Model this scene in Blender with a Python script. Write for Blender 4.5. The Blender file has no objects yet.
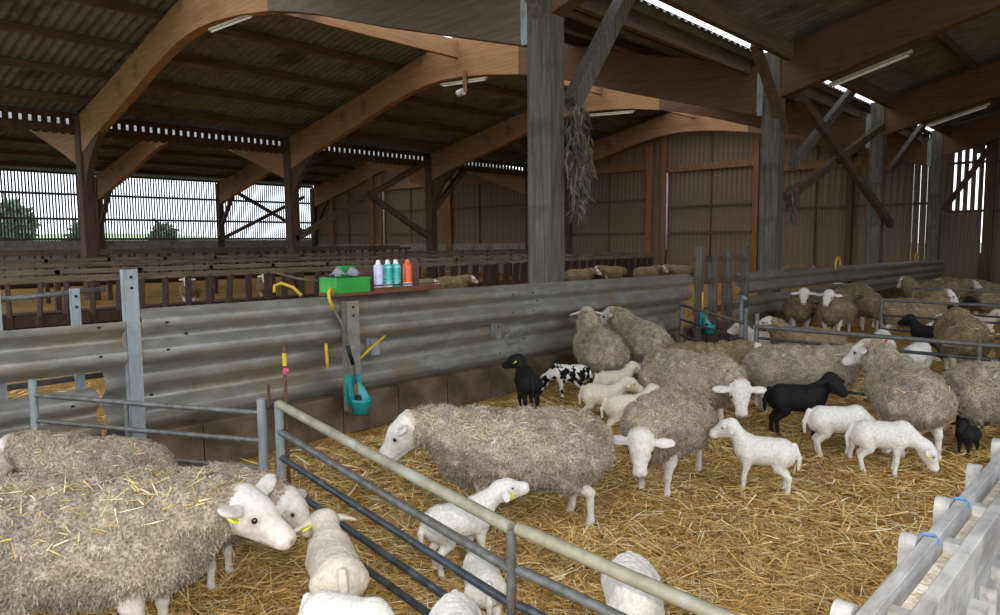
import bpy, math, random
import numpy as np
from mathutils import Vector, Matrix
random.seed(7); RNG = np.random.default_rng(11)
scene = bpy.context.scene
COL = scene.collection

# ------------------------------------------------------------------ camera
H_EYE, YAW, PITCH, ROLL, FPX = 1.6, math.radians(42.4156), math.radians(5.24), math.radians(.475), 720.0
cam_d = bpy.data.cameras.new('camera'); cam = bpy.data.objects.new('camera', cam_d); COL.objects.link(cam)
cam_d.sensor_width = 36; cam_d.lens = 36 * FPX / 1000; cam_d.clip_end = 600; cam_d.clip_start = .05
f_ = Vector((-math.sin(YAW)*math.cos(PITCH), math.cos(YAW)*math.cos(PITCH), -math.sin(PITCH)))
r_ = Vector((math.cos(YAW), math.sin(YAW), 0)); u_ = r_.cross(f_)
r2 = r_*math.cos(ROLL) - u_*math.sin(ROLL); u2 = r_*math.sin(ROLL) + u_*math.cos(ROLL)
cam.matrix_world = Matrix(((r2.x, u2.x, -f_.x, 0), (r2.y, u2.y, -f_.y, 0), (r2.z, u2.z, -f_.z, H_EYE), (0, 0, 0, 1)))
scene.camera = cam

# ------------------------------------------------------------------ overcast sky, camera flash, exposure
world = bpy.data.worlds.new('overcast'); scene.world = world; world.use_nodes = True
bg = world.node_tree.nodes['Background']; bg.inputs[0].default_value = (.80, .88, 1.0, 1); bg.inputs[1].default_value = 1.95
fl = bpy.data.lights.new('camera_flash', 'SPOT'); fl.energy = 135; fl.shadow_soft_size = .035
fl.spot_size = math.radians(135); fl.spot_blend = .2; fl.color = (1, .95, .88)
flash = bpy.data.objects.new('camera_flash', fl); COL.objects.link(flash)
flash.matrix_world = Matrix.Translation(u2*.13 + r2*.01) @ cam.matrix_world
vs = scene.view_settings
vs.view_transform = 'Standard'; vs.look = 'None'; vs.exposure = .5; vs.gamma = 1; vs.use_curve_mapping = False

# ------------------------------------------------------------------ helpers
def lin(h):
    h = h.lstrip('#'); c = [int(h[i:i+2], 16)/255 for i in (0, 2, 4)]
    return tuple(x/12.92 if x <= .04045 else ((x+.055)/1.055)**2.4 for x in c)
def mat(name, base, var=None, rough=.8, scale=(8, 8, 8), detail=6, lo=.35, hi=.65, metal=0, bump=.2, dist=.01, spot=None, spot_scale=2, spot_lo=.55, spot_hi=.7, coords='Object', spec=.3, var2=None, scale2=(30, 30, 30)):
    m = bpy.data.materials.new(name); m.use_nodes = True; nt = m.node_tree; N = nt.nodes; L = nt.links
    b = N['Principled BSDF']; b.inputs['Roughness'].default_value = rough; b.inputs['Metallic'].default_value = metal
    b.inputs['Specular IOR Level'].default_value = spec
    base = lin(base) if isinstance(base, str) else base
    b.inputs['Base Color'].default_value = (*base, 1)
    if var is None: return m
    var = lin(var) if isinstance(var, str) else var
    tc = N.new('ShaderNodeTexCoord')
    def noise(sc, det=detail, rough_=.6):
        mp = N.new('ShaderNodeMapping'); mp.inputs['Scale'].default_value = sc; L.new(tc.outputs[coords], mp.inputs[0])
        n = N.new('ShaderNodeTexNoise'); n.inputs['Scale'].default_value = 1; n.inputs['Detail'].default_value = det; n.inputs['Roughness'].default_value = rough_
        L.new(mp.outputs[0], n.inputs['Vector']); return n
    def ramp(n, a, c):
        r = N.new('ShaderNodeMapRange'); r.inputs[1].default_value = a; r.inputs[2].default_value = c; L.new(n.outputs[0], r.inputs[0]); return r
    def mix(fac, c1, c2):
        x = N.new('ShaderNodeMix'); x.data_type = 'RGBA'; L.new(fac.outputs[0], x.inputs[0])
        for i, c in ((6, c1), (7, c2)):
            if isinstance(c, tuple): x.inputs[i].default_value = (*c, 1)
            else: L.new(c.outputs[2], x.inputs[i])
        return x
    n1 = noise(scale); c = mix(ramp(n1, lo, hi), base, var)
    if var2: c = mix(ramp(noise(scale2), .45, .65), c, lin(var2) if isinstance(var2, str) else var2)
    if spot: c = mix(ramp(noise((spot_scale,)*3, 4), spot_lo, spot_hi), c, lin(spot) if isinstance(spot, str) else spot)
    L.new(c.outputs[2], b.inputs['Base Color'])
    if bump:
        bp = N.new('ShaderNodeBump'); bp.inputs['Strength'].default_value = bump; bp.inputs['Distance'].default_value = dist
        L.new(n1.outputs[0], bp.inputs['Height']); L.new(bp.outputs[0], b.inputs['Normal'])
    return m
def attr_mat(name, attr='tint', rough=.8, nscale=60, namt=.25, bump=.3, dist=.004, spec=.2, spots=None, nlo=.3, nhi=.7, translucent=0):
    """colour comes from the mesh's own colour attribute, broken up by fine noise"""
    m = bpy.data.materials.new(name); m.use_nodes = True; nt = m.node_tree; N = nt.nodes; L = nt.links
    b = N['Principled BSDF']; b.inputs['Roughness'].default_value = rough; b.inputs['Specular IOR Level'].default_value = spec
    a = N.new('ShaderNodeAttribute'); a.attribute_name = attr
    tc = N.new('ShaderNodeTexCoord'); n = N.new('ShaderNodeTexNoise'); n.inputs['Scale'].default_value = nscale; n.inputs['Detail'].default_value = 5
    L.new(tc.outputs['Object'], n.inputs['Vector'])
    r = N.new('ShaderNodeMapRange'); r.inputs[1].default_value = nlo; r.inputs[2].default_value = nhi; r.inputs[3].default_value = 1-namt; r.inputs[4].default_value = 1+namt*.35
    L.new(n.outputs[0], r.inputs[0])
    mx = N.new('ShaderNodeVectorMath'); mx.operation = 'SCALE'; L.new(a.outputs['Color'], mx.inputs[0]); L.new(r.outputs[0], mx.inputs['Scale'])
    out = mx.outputs[0]
    if spots:
        n2 = N.new('ShaderNodeTexNoise'); n2.inputs['Scale'].default_value = spots[1]; n2.inputs['Detail'].default_value = 3; L.new(tc.outputs['Object'], n2.inputs['Vector'])
        r2_ = N.new('ShaderNodeMapRange'); r2_.inputs[1].default_value = spots[2]; r2_.inputs[2].default_value = spots[2]+.03; L.new(n2.outputs[0], r2_.inputs[0])
        x = N.new('ShaderNodeMix'); x.data_type = 'RGBA'; L.new(r2_.outputs[0], x.inputs[0]); L.new(out, x.inputs[6]); x.inputs[7].default_value = (*lin(spots[0]), 1); out = x.outputs[2]
    L.new(out, b.inputs['Base Color'])
    if bump:
        bp = N.new('ShaderNodeBump'); bp.inputs['Strength'].default_value = bump; bp.inputs['Distance'].default_value = dist
        L.new(n.outputs[0], bp.inputs['Height']); L.new(bp.outputs[0], b.inputs['Normal'])
    return m

class MB:
    """collects polygons; build() links them as one mesh object"""
    def __init__(s): s.v = []; s.f = []
    def add(s, v, f):
        o = len(s.v); s.v += [tuple(p) for p in v]; s.f += [tuple(i+o for i in q) for q in f]; return s
    def box(s, c, d):
        x, y, z = (k/2 for k in d)
        return s.add([(c[0]+a*x, c[1]+b*y, c[2]+e*z) for a in (-1, 1) for b in (-1, 1) for e in (-1, 1)],
                     [(0, 1, 3, 2), (4, 6, 7, 5), (0, 4, 5, 1), (2, 3, 7, 6), (0, 2, 6, 4), (1, 5, 7, 3)])
    def beam(s, p, q, w, h, up=(0, 0, 1)):
        p, q = Vector(p), Vector(q); d = (q-p).normalized(); up = Vector(up)
        a = d.cross(up)
        if a.length < 1e-3: a = d.cross(Vector((1, 0, 0)))
        a.normalize(); b = a.cross(d).normalized(); c = []
        bv = min(w, h)*.06
        ring = [(-w/2+bv, -h/2), (w/2-bv, -h/2), (w/2, -h/2+bv), (w/2, h/2-bv), (w/2-bv, h/2), (-w/2+bv, h/2), (-w/2, h/2-bv), (-w/2, -h/2+bv)]
        v = [e+a*x+b*y for e in (p, q) for x, y in ring]; n = 8
        return s.add(v, [(i, (i+1) % n, n+(i+1) % n, n+i) for i in range(n)]+[tuple(range(n))[::-1], tuple(range(n, 2*n))])
    def tube(s, pts, r, n=10, caps=True, flat=1.0):
        pts = [Vector(p) for p in pts]; rr = r if isinstance(r, (list, tuple)) else [r]*len(pts)
        v = []; pa = None
        for i, p in enumerate(pts):
            d = (pts[min(i+1, len(pts)-1)]-pts[max(i-1, 0)]).normalized()
            if pa is None: a = d.cross(Vector((0, 0, 1)) if abs(d.z) < .9 else Vector((1, 0, 0))).normalized()
            else: a = (pa-d*pa.dot(d)).normalized()
            pa = a; b = d.cross(a)
            v += [p+(a*math.cos(2*math.pi*k/n)+b*math.sin(2*math.pi*k/n)*flat)*rr[i] for k in range(n)]
        f = [(i*n+k, i*n+(k+1) % n, (i+1)*n+(k+1) % n, (i+1)*n+k) for i in range(len(pts)-1) for k in range(n)]
        if caps: f += [tuple(range(n))[::-1], tuple(range((len(pts)-1)*n, len(pts)*n))]
        return s.add(v, f)
    def lathe(s, prof, c=(0, 0, 0), n=20):
        v = [(c[0]+r*math.cos(2*math.pi*k/n), c[1]+r*math.sin(2*math.pi*k/n), c[2]+z) for r, z in prof for k in range(n)]
        f = [(i*n+k, i*n+(k+1) % n, (i+1)*n+(k+1) % n, (i+1)*n+k) for i in range(len(prof)-1) for k in range(n)]
        return s.add(v, f+[tuple(range(n))[::-1], tuple(range((len(prof)-1)*n, len(prof)*n))])
    def prism_y(s, poly, y0, y1):
        """poly in (x, z), extruded along y"""
        n = len(poly); v = [(x, y0, z) for x, z in poly]+[(x, y1, z) for x, z in poly]
        return s.add(v, [(i, (i+1) % n, n+(i+1) % n, n+i) for i in range(n)]+[tuple(range(n))[::-1], tuple(range(n, 2*n))])
    def strip_solid(s, low, up, y0, y1):
        """curved beam in the x-z plane between two matching edges, extruded along y"""
        n = len(low); v = [(x, y, z) for y in (y0, y1) for e in (low, up) for x, z in e]; f = []
        for i in range(n-1):
            a, b = i, i+1
            f += [(a, b, n+b, n+a), (2*n+a, 3*n+a, 3*n+b, 2*n+b), (a, 2*n+a, 2*n+b, b), (n+a, n+b, 3*n+b, 3*n+a)]
        f += [(0, n, 3*n, 2*n), (n-1, 2*n+n-1, 3*n+n-1, 2*n-1)]
        return s.add(v, f)
    def build(s, name, m, parent=None, smooth=False, loc=None):
        off = Vector(loc) if loc is not None else (parent.matrix_basis.translation if parent else Vector())
        if parent is not None and parent.parent is not None: off = off + parent.parent.matrix_basis.translation
        me = bpy.data.meshes.new(name); me.from_pydata([tuple(Vector(p)-off) for p in s.v], [], s.f); me.validate(); me.update()
        import bmesh
        bm = bmesh.new(); bm.from_mesh(me); bmesh.ops.recalc_face_normals(bm, faces=bm.faces); bm.to_mesh(me); bm.free()
        if smooth:
            me.polygons.foreach_set('use_smooth', [True]*len(me.polygons))
            if smooth == 'edge': me.set_sharp_from_angle(angle=math.radians(40))
        return link(name, me, m, parent, loc=tuple(off) if (parent is None and loc is not None) else None)
def link(name, me, m, parent=None, loc=None):
    o = bpy.data.objects.new(name, me); COL.objects.link(o)
    if m is not None and not me.materials: me.materials.append(m)
    if loc is not None: o.location = loc
    if parent: o.parent = parent
    return o
def tag(o, label=None, cat=None, group=None, kind=None):
    for k, v in (('label', label), ('category', cat), ('group', group), ('kind', kind)):
        if v: o[k] = v
    return o
def empty(name, loc, label=None, cat=None, group=None, kind=None):
    o = bpy.data.objects.new(name, None); COL.objects.link(o); o.location = loc; o.empty_display_size = .1
    return tag(o, label, cat, group, kind)
def np_mesh(name, V, F, tint=None, smooth=False):
    """V (n,3), F list of int arrays (quads and/or tris); tint (n,3) linear colour per vertex"""
    me = bpy.data.meshes.new(name); V = np.asarray(V, np.float32)
    tot = sum(a.size for a in F); npoly = sum(len(a) for a in F)
    me.vertices.add(len(V)); me.vertices.foreach_set('co', V.ravel())
    me.loops.add(tot); me.loops.foreach_set('vertex_index', np.concatenate([a.ravel() for a in F]).astype(np.int32))
    lens = np.concatenate([np.full(len(a), a.shape[1]) for a in F]); st = np.concatenate([[0], np.cumsum(lens)[:-1]])
    me.polygons.add(npoly); me.polygons.foreach_set('loop_start', st.astype(np.int32))
    if smooth: me.polygons.foreach_set('use_smooth', np.ones(npoly, bool))
    me.update(calc_edges=True)
    if tint is not None:
        c = np.ones((len(V), 4), np.float32); c[:, :3] = tint
        a = me.attributes.new('tint', 'FLOAT_COLOR', 'POINT'); a.data.foreach_set('color', c.ravel())
    me.validate(); return me
def vnoise(P, seed=0):
    """smooth value noise, P (n,3) -> (n,) in 0..1"""
    P = np.asarray(P, np.float64); i = np.floor(P).astype(np.int64); f = P-i; f = f*f*(3-2*f); out = np.zeros(len(P))
    def h(a):
        n = (a[:, 0]*374761393 + a[:, 1]*668265263 + a[:, 2]*1442695041 + seed*974711) & 0x7fffffff
        n = ((n ^ (n >> 13))*1274126177) & 0x7fffffff
        return ((n ^ (n >> 16)) & 0xffff)/65535.
    for dx in (0, 1):
        for dy in (0, 1):
            for dz in (0, 1):
                w = (f[:, 0] if dx else 1-f[:, 0])*(f[:, 1] if dy else 1-f[:, 1])*(f[:, 2] if dz else 1-f[:, 2])
                out += w*h(i+np.array([dx, dy, dz]))
    return out
def blades(P, D, Lg, Wd, Nrm, curl, cols):
    """thin bent tapering strips: start P, direction D, length, width, facing normal, curl vector"""
    n = len(P); S = np.cross(D, Nrm); S /= np.linalg.norm(S, axis=1)[:, None]+1e-9
    mid = P+D*(Lg*.5)[:, None]+curl*.35; end = P+D*Lg[:, None]+curl
    w = Wd[:, None]*S*.5
    V = np.stack([P-w, P+w, mid-w*.9, mid+w*.9, end-w*.35, end+w*.35], 1).reshape(-1, 3); b = (np.arange(n)*6)[:, None]
    F = np.concatenate([b+np.array([0, 1, 3, 2]), b+np.array([2, 3, 5, 4])]); return V, F, np.repeat(cols, 6, 0)

# ------------------------------------------------------------------ materials
M = {}
M['glulam'] = mat('glulam_timber', '#a87c55', '#86603f', scale=(1.2, 1.2, 22), lo=.3, hi=.7, bump=.15, spot='#5f4431', spot_scale=.6)
M['glulam_grey'] = mat('aged_grey_glulam', '#71614f', '#55483c', scale=(1.2, 1.2, 22), lo=.3, hi=.7, bump=.15, spot='#453a30', spot_scale=.7)
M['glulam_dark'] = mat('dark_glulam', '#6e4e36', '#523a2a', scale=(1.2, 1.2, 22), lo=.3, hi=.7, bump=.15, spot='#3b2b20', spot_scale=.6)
M['post'] = mat('weathered_grey_timber', '#6a6259', '#453e36', scale=(30, 30, 1.5), bump=.4, spot='#38302a', spot_scale=1.2)
M['brownpost'] = mat('dark_brown_timber', '#5d4534', '#3b2b21', scale=(25, 25, 1.5), bump=.3)
M['purlin'] = mat('purlin_timber', '#6b5644', '#4d3d31', scale=(22, 1.2, 22), bump=.25)
M['brace'] = mat('brace_timber', '#654f3d', '#46372b', scale=(9, 9, 9), bump=.25)
M['roofsheet'] = mat('fibre_cement_sheet', '#807d79', '#64615d', scale=(3, 3, 3), bump=.1, spot='#4a4743', spot_scale=.8)
M['slat'] = mat('slat_timber', '#5c5148', '#3f3731', scale=(20, 20, 1.2), bump=.2)
M['plank'] = mat('cladding_plank', '#84705a', '#604f3e', scale=(16, 16, 1.0), bump=.3, spot='#4a3d31', spot_scale=.9)
M['redpost'] = mat('red_brown_timber', '#86603f', '#6a4a30', scale=(25, 25, 1.5), bump=.2)
M['concrete'] = mat('concrete', '#8e8a83', '#6f6a62', scale=(5, 5, 5), bump=.25, spot='#5d564c', spot_scale=1.5)
M['kerb'] = mat('muddy_concrete', '#6e5c49', '#54442f', scale=(6, 6, 6), bump=.35, spot='#3d3022', spot_scale=2.5, spot_lo=.5)
M['galv'] = mat('dirty_galvanised_steel', '#96938b', '#86827a', scale=(14, 5, 14), rough=.40, metal=.35, bump=.05, lo=.4, hi=.6, spot='#857661', spot_scale=2.6, spot_lo=.46, spot_hi=.66, var2='#77736c', scale2=(7, 3, 7), spec=.5)
M['galv_clean'] = mat('galvanised_steel', '#9aa0a2', '#7d8385', scale=(14, 14, 5), rough=.45, metal=.2, bump=.08, spot='#70675a', spot_scale=6, spot_lo=.55)
M['tubesteel'] = mat('dull_tube_steel', '#74736f', '#57554f', scale=(18, 18, 18), rough=.5, metal=.35, bump=.1, spot='#6d5a45', spot_scale=9, spot_lo=.58)
M['toprail'] = mat('worn_top_rail', '#a09a80', '#827c66', scale=(14, 14, 14), rough=.55, metal=.15, bump=.1, spot='#a9a79a', spot_scale=7)
M['darktube'] = mat('dark_tube_steel', '#4c5154', '#3a3d3f', scale=(18, 18, 18), rough=.4, metal=.4, bump=.1, spot='#6b6d6d', spot_scale=8)
M['rust'] = mat('rusty_iron', '#6f4a35', '#4a3226', scale=(30, 30, 30), rough=.85, bump=.3)
M['feeder'] = mat('feeder_board', '#4a3527', '#2f221a', scale=(8, 8, 2), bump=.25, spot='#5f4a38', spot_scale=3)
M['feedrail'] = mat('feeder_rail', '#7b6b58', '#574a3c', scale=(20, 1.5, 20), bump=.3)
M['whitewood'] = mat('weathered_white_wood', '#9a9895', '#747270', scale=(26, 4, 26), bump=.45, dist=.006, spot='#aaa7a2', spot_scale=7, spot_lo=.5, var2='#77736e', scale2=(40, 6, 40))
M['teal'] = mat('teal_plastic', '#1f9a9a', '#178383', scale=(12, 12, 12), rough=.4, bump=0, spec=.5)
M['black'] = mat('black_rubber', '#161616', rough=.5)
M['yellow'] = mat('yellow_hose', '#d8b32c', '#b8952a', scale=(20, 20, 20), rough=.5, bump=0)
M['brass'] = mat('brass', '#9b7d3d', rough=.35, metal=.8)
M['green'] = mat('green_plastic', '#2f9e3a', '#268a31', scale=(10, 10, 10), rough=.45, bump=0, spec=.4)
M['cloth'] = mat('grey_cloth', '#9a9aa2', '#7c7c86', scale=(30, 30, 30), bump=.4)
M['shelfwood'] = mat('reddish_shelf_wood', '#7a4a36', '#5c382b', scale=(20, 3, 20), bump=.3)
M['brownboard'] = mat('brown_board', '#6a5048', '#553f39', scale=(10, 10, 10), bump=.15)
M['white'] = mat('white_plastic', '#e6e6e2', rough=.4)
M['canlilac'] = mat('lilac_can', '#b9b4dc', '#d5d2ea', scale=(6, 6, 60), rough=.3, bump=0, spec=.5)
M['canteal'] = mat('teal_can', '#2aa6a0', '#8fd0cf', scale=(10, 10, 45), rough=.3, bump=0, spec=.5, lo=.5, hi=.6)
M['canorange'] = mat('orange_can', '#e8661a', '#d85510', scale=(6, 6, 30), rough=.3, bump=0, spec=.5)
M['canpink'] = mat('pink_cap', '#c8557e', rough=.4)
M['tagyellow'] = mat('yellow_ear_tag', '#d6d12a', rough=.4, spec=.4)
M['eye'] = mat('sheep_eye', '#17120d', rough=.12, spec=.6)
M['cord'] = mat('blue_twine', '#3c6284', '#55799a', scale=(60, 60, 60), bump=.3)
M['grass'] = mat('meadow_grass', '#7c8768', '#69745a', scale=(.6, .6, .6), bump=.3, spot='#8e9878', spot_scale=.15)
M['hill'] = mat('hill_pasture', '#a9bf90', '#93ad7c', scale=(.08, .08, .08), bump=0, spot='#b5c8a0', spot_scale=.03)
M['leaf'] = mat('tree_leaves', '#7f8c7c', '#66745f', scale=(3, 3, 3), bump=.4)
M['bark'] = mat('tree_bark', '#4a3f33', '#33291f', scale=(8, 8, 2), bump=.4)
M['clump'] = mat('dusty_hay', '#8a7c68', '#5f5345', scale=(40, 40, 40), bump=.5)
M['plaster'] = mat('white_pipe', '#c9c4bb', '#a7a198', scale=(8, 8, 2), bump=.1)
M['lamp'] = mat('tube_housing', '#b9ab8e', '#9d9077', scale=(6, 6, 6), rough=.5, bump=0)
M['skylight'] = bpy.data.materials.new('translucent_ridge_sheet'); M['skylight'].use_nodes = True
_n = M['skylight'].node_tree; _t = _n.nodes.new('ShaderNodeBsdfTranslucent'); _t.inputs[0].default_value = (.95, .92, .86, 1); _n.links.new(_t.outputs[0], _n.nodes['Material Output'].inputs[0])
M['straw'] = attr_mat('loose_straw', rough=.65, nscale=40, namt=.3, bump=0, spec=.35)
M['fleece'] = attr_mat('sheep_fleece', rough=.95, nscale=90, namt=.45, bump=.8, dist=.008, spec=.05, nlo=.35, nhi=.62)
M['skin'] = attr_mat('short_white_hair', rough=.8, nscale=45, namt=.22, bump=.25, dist=.004)
M['lambwool'] = attr_mat('lamb_wool', rough=.9, nscale=70, namt=.22, bump=.5, dist=.005, spec=.08)
M['blackwool'] = mat('black_lamb_wool', '#1b1918', '#0e0d0d', scale=(60, 60, 60), rough=.8, bump=.5, dist=.005)
M['pied'] = attr_mat('pied_lamb_wool', rough=.9, nscale=70, namt=.22, bump=.5, dist=.005, spec=.08, spots=('#191716', 15, .5))
M['darkskin'] = mat('mud_dark_hair', '#2f2620', '#191411', scale=(12, 12, 12), rough=.85, bump=.3, spot='#8f867c', spot_scale=7, spot_lo=.58)
M['redmark'] = mat('red_marker_paint', '#c23a3a', rough=.8)

def mat_floor():
    m = bpy.data.materials.new('straw_bedding'); m.use_nodes = True; nt = m.node_tree; N = nt.nodes; L = nt.links; b = N['Principled BSDF']
    b.inputs['Roughness'].default_value = .9; b.inputs['Specular IOR Level'].default_value = .1
    tc = N.new('ShaderNodeTexCoord'); hs = []
    for k, ang in enumerate((.2, 1.15, 2.1, 2.8)):
        mp = N.new('ShaderNodeMapping'); mp.inputs['Rotation'].default_value = (0, 0, ang); mp.inputs['Scale'].default_value = (9, 110, 9); mp.inputs['Location'].default_value = (k*7.3, k*3.1, 0)
        L.new(tc.outputs['Object'], mp.inputs[0]); n = N.new('ShaderNodeTexNoise'); n.inputs['Scale'].default_value = 1; n.inputs['Detail'].default_value = 3; n.inputs['Distortion'].default_value = .3
        L.new(mp.outputs[0], n.inputs['Vector']); hs.append(n)
    prev = hs[0].outputs[0]
    for n in hs[1:]:
        x = N.new('ShaderNodeMath'); x.operation = 'MAXIMUM'; L.new(prev, x.inputs[0]); L.new(n.outputs[0], x.inputs[1]); prev = x.outputs[0]
    cr = N.new('ShaderNodeValToRGB'); L.new(prev, cr.inputs[0]); e = cr.color_ramp.elements
    e[0].position = .5; e[0].color = (*lin('#7a5a2c'), 1); e[1].position = .84; e[1].color = (*lin('#f0d296'), 1)
    k = e.new(.62); k.color = (*lin('#b48a4a'), 1); k = e.new(.73); k.color = (*lin('#d4aa62'), 1)
    big = N.new('ShaderNodeTexNoise'); big.inputs['Scale'].default_value = 1.3; big.inputs['Detail'].default_value = 4; L.new(tc.outputs['Object'], big.inputs['Vector'])
    r = N.new('ShaderNodeMapRange'); r.inputs[1].default_value = .35; r.inputs[2].default_value = .7; r.inputs[3].default_value = .78; r.inputs[4].default_value = 1.12; L.new(big.outputs[0], r.inputs[0])
    sc = N.new('ShaderNodeVectorMath'); sc.operation = 'SCALE'; L.new(cr.outputs[0], sc.inputs[0]); L.new(r.outputs[0], sc.inputs['Scale']); L.new(sc.outputs[0], b.inputs['Base Color'])
    bp = N.new('ShaderNodeBump'); bp.inputs['Strength'].default_value = .8; bp.inputs['Distance'].default_value = .02; L.new(prev, bp.inputs['Height']); L.new(bp.outputs[0], b.inputs['Normal'])
    return m
M['bed'] = mat_floor()

# ================================================================== STRUCTURE
Y0, Y1 = -1.0, 27.5
def skew(x): return -.0426*(max(x, -23.0)+14)
FRY = (7.1, 13.8, 20.5, 27.05)

# floor: deep straw bedding
def build_floor():
    xs = np.concatenate([np.linspace(-42, -8, 40), np.linspace(-7.8, 1.5, 130), np.linspace(2, 13, 12)]); ys = np.concatenate([np.linspace(Y0, .5, 14), np.linspace(.6, 9, 120), np.linspace(9.5, Y1, 50)])
    X, Y = np.meshgrid(xs, ys, indexing='ij'); P = np.stack([X.ravel(), Y.ravel(), np.zeros(X.size)], 1)
    P[:, 2] = (vnoise(P*2.1, 1)-.6)*.05 + (vnoise(P*6, 2)-.5)*.03; P[:, 2] = np.minimum(P[:, 2], .012)
    nx, ny = X.shape; i = (np.arange(nx-1)[:, None]*ny+np.arange(ny-1)[None]).ravel()
    return link('floor', np_mesh('floor', P, [np.stack([i, i+ny, i+ny+1, i+1], 1)], smooth=True), M['bed'])
tag(build_floor(), 'golden straw bedding over the whole barn floor', None, kind='structure')
g = MB(); g.add([(-300, -150, -.2), (200, -150, -.2), (200, 300, -.2), (-300, 300, -.2)], [(0, 1, 2, 3)])
tag(g.build('ground_outside', M['grass']), 'green meadow outside the barn', None, kind='structure')
# far hill seen between the slats
hx = np.linspace(-150, -75, 16); hy = np.linspace(-60, 260, 60); HX, HY = np.meshgrid(hx, hy, indexing='ij')
HZ = np.sin(np.clip((-HX-75)/75, 0, 1)*math.pi/2)*(3.2+.7*np.sin(HY*.05)+.4*np.sin(HY*.13+1))-.25
ii = (np.arange(15)[:, None]*60+np.arange(59)[None]).ravel()
tag(link('hill', np_mesh('hill', np.stack([HX.ravel(), HY.ravel(), HZ.ravel()], 1), [np.stack([ii, ii+60, ii+61, ii+1], 1)], smooth=True), M['hill']), 'pale green hillside beyond the slatted wall', None, kind='structure')

# ---- frames
LOW_L = [(-23.0, 4.15), (-21.2, 4.66), (-19.1, 5.15), (-16.8, 5.70), (-15.9, 5.86), (-15.2, 5.94), (-14.5, 5.96), (-13.8, 5.93), (-12.8, 5.82), (-11.75, 5.65)]
UP_L = [(-23.0, 5.25), (-21.2, 5.60), (-19.1, 6.00), (-16.8, 6.47), (-15.9, 6.66), (-15.2, 6.80), (-14.5, 6.94), (-14.0, 7.02), (-12.8, 6.72), (-11.75, 6.46)]
LOW_R = [(-11.75, 5.65), (-11.0, 5.48), (-10.2, 5.26), (-8.6, 4.75), (-5.5, 3.85)]
UP_R = [(-11.75, 6.46), (-11.0, 6.27), (-10.2, 6.07), (-8.6, 5.57), (-5.5, 4.74)]
LOW_RS = [(-5.3, 4.15), (-3.2, 4.73), (-2.0, 5.02), (1.5, 5.85), (3.5, 6.0)]
UP_RS = [(-5.3, 5.02), (-3.2, 5.50), (-2.0, 5.78), (1.5, 6.60), (3.5, 7.05)]
LOW_W = [(-41.8, 3.9), (-39.6, 4.5), (-37, 5.1), (-34.8, 5.75), (-33.6, 6.02), (-32.5, 6.1)]
UP_W = [(-41.8, 5.2), (-39.6, 5.62), (-37, 6.15), (-34.8, 6.6), (-33.6, 6.85), (-32.5, 7.05)]
LOW_WL = [(-32.5, 6.1), (-31.2, 6.06), (-29.8, 5.88), (-27.7, 5.4), (-24.7, 4.42), (-23.1, 3.85)]
UP_WL = [(-32.5, 7.05), (-31.2, 6.75), (-29.8, 6.42), (-27.7, 5.92), (-24.7, 5.22), (-23.1, 4.82)]
def post(mb, x, y, z0, z1, wx, wy): return mb.beam((x, y, z0), (x, y, z1), wx, wy, up=(0, 1, 0))
def arch(low, up, fy, w=.11):
    """curved glued beam between two edges; the frames stand slightly askew to the barn's length"""
    mb = MB().strip_solid(low, up, fy-w, fy+w); mb.v = [(x, y+skew(x), z) for x, y, z in mb.v]; return mb
for k, fy in enumerate(FRY):
    w = .11
    fr = empty('timber_frame', (-5.4, fy+skew(-5.4), 0), 'glued timber arch frame, %s bay line from the camera' % ('first', 'second', 'third', 'fourth')[k], None, kind='structure')
    post(MB(), -5.4, fy+skew(-5.4), 0, 5.0, .34, .30).build('post', M['post'], fr)
    post(MB(), -23.0, fy+skew(-23), 0, 5.25, .40, .34).build('post', M['brownpost'], fr)
    arch([(-22.85, 2.7), (-22.7, 3.35), (-22.2, 3.95), (-21.3, 4.60)], [(-22.95, 4.4), (-22.6, 4.5), (-22.0, 4.66), (-21.1, 4.85)], fy, .09).build('knee', M['brownpost'], fr)
    arch(LOW_L, UP_L, fy).build('rafter', M['glulam'], fr)
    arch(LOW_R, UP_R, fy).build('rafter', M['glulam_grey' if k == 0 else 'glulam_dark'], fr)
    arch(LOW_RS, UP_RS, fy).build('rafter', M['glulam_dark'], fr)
    post(MB(), 3.5, fy+skew(3.5), 0, 6.3, .34, .30).build('post', M['post'], fr)
    arch(LOW_W, UP_W, fy).build('rafter', M['glulam'], fr)
    arch(LOW_WL, UP_WL, fy).build('rafter', M['glulam'], fr)
    post(MB(), -41.75, fy+skew(-23), 0, 5.2, .34, .3).build('post', M['brownpost'], fr)
    MB().beam((-41.6, fy+skew(-23), 2.7), (-40.2, fy+skew(-23), 4.4), .2, .18).build('knee', M['brace'], fr)
    MB().box((-5.585, fy+skew(-5.4)-.16, 4.3), (.09, .012, .85)).build('steel_plate', M['galv_clean'], fr)
    MB().box((-5.60, fy+skew(-5.4)-.13, 4.3), (.12, .02, .7)).build('steel_plate', M['galv_clean'], fr)

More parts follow.
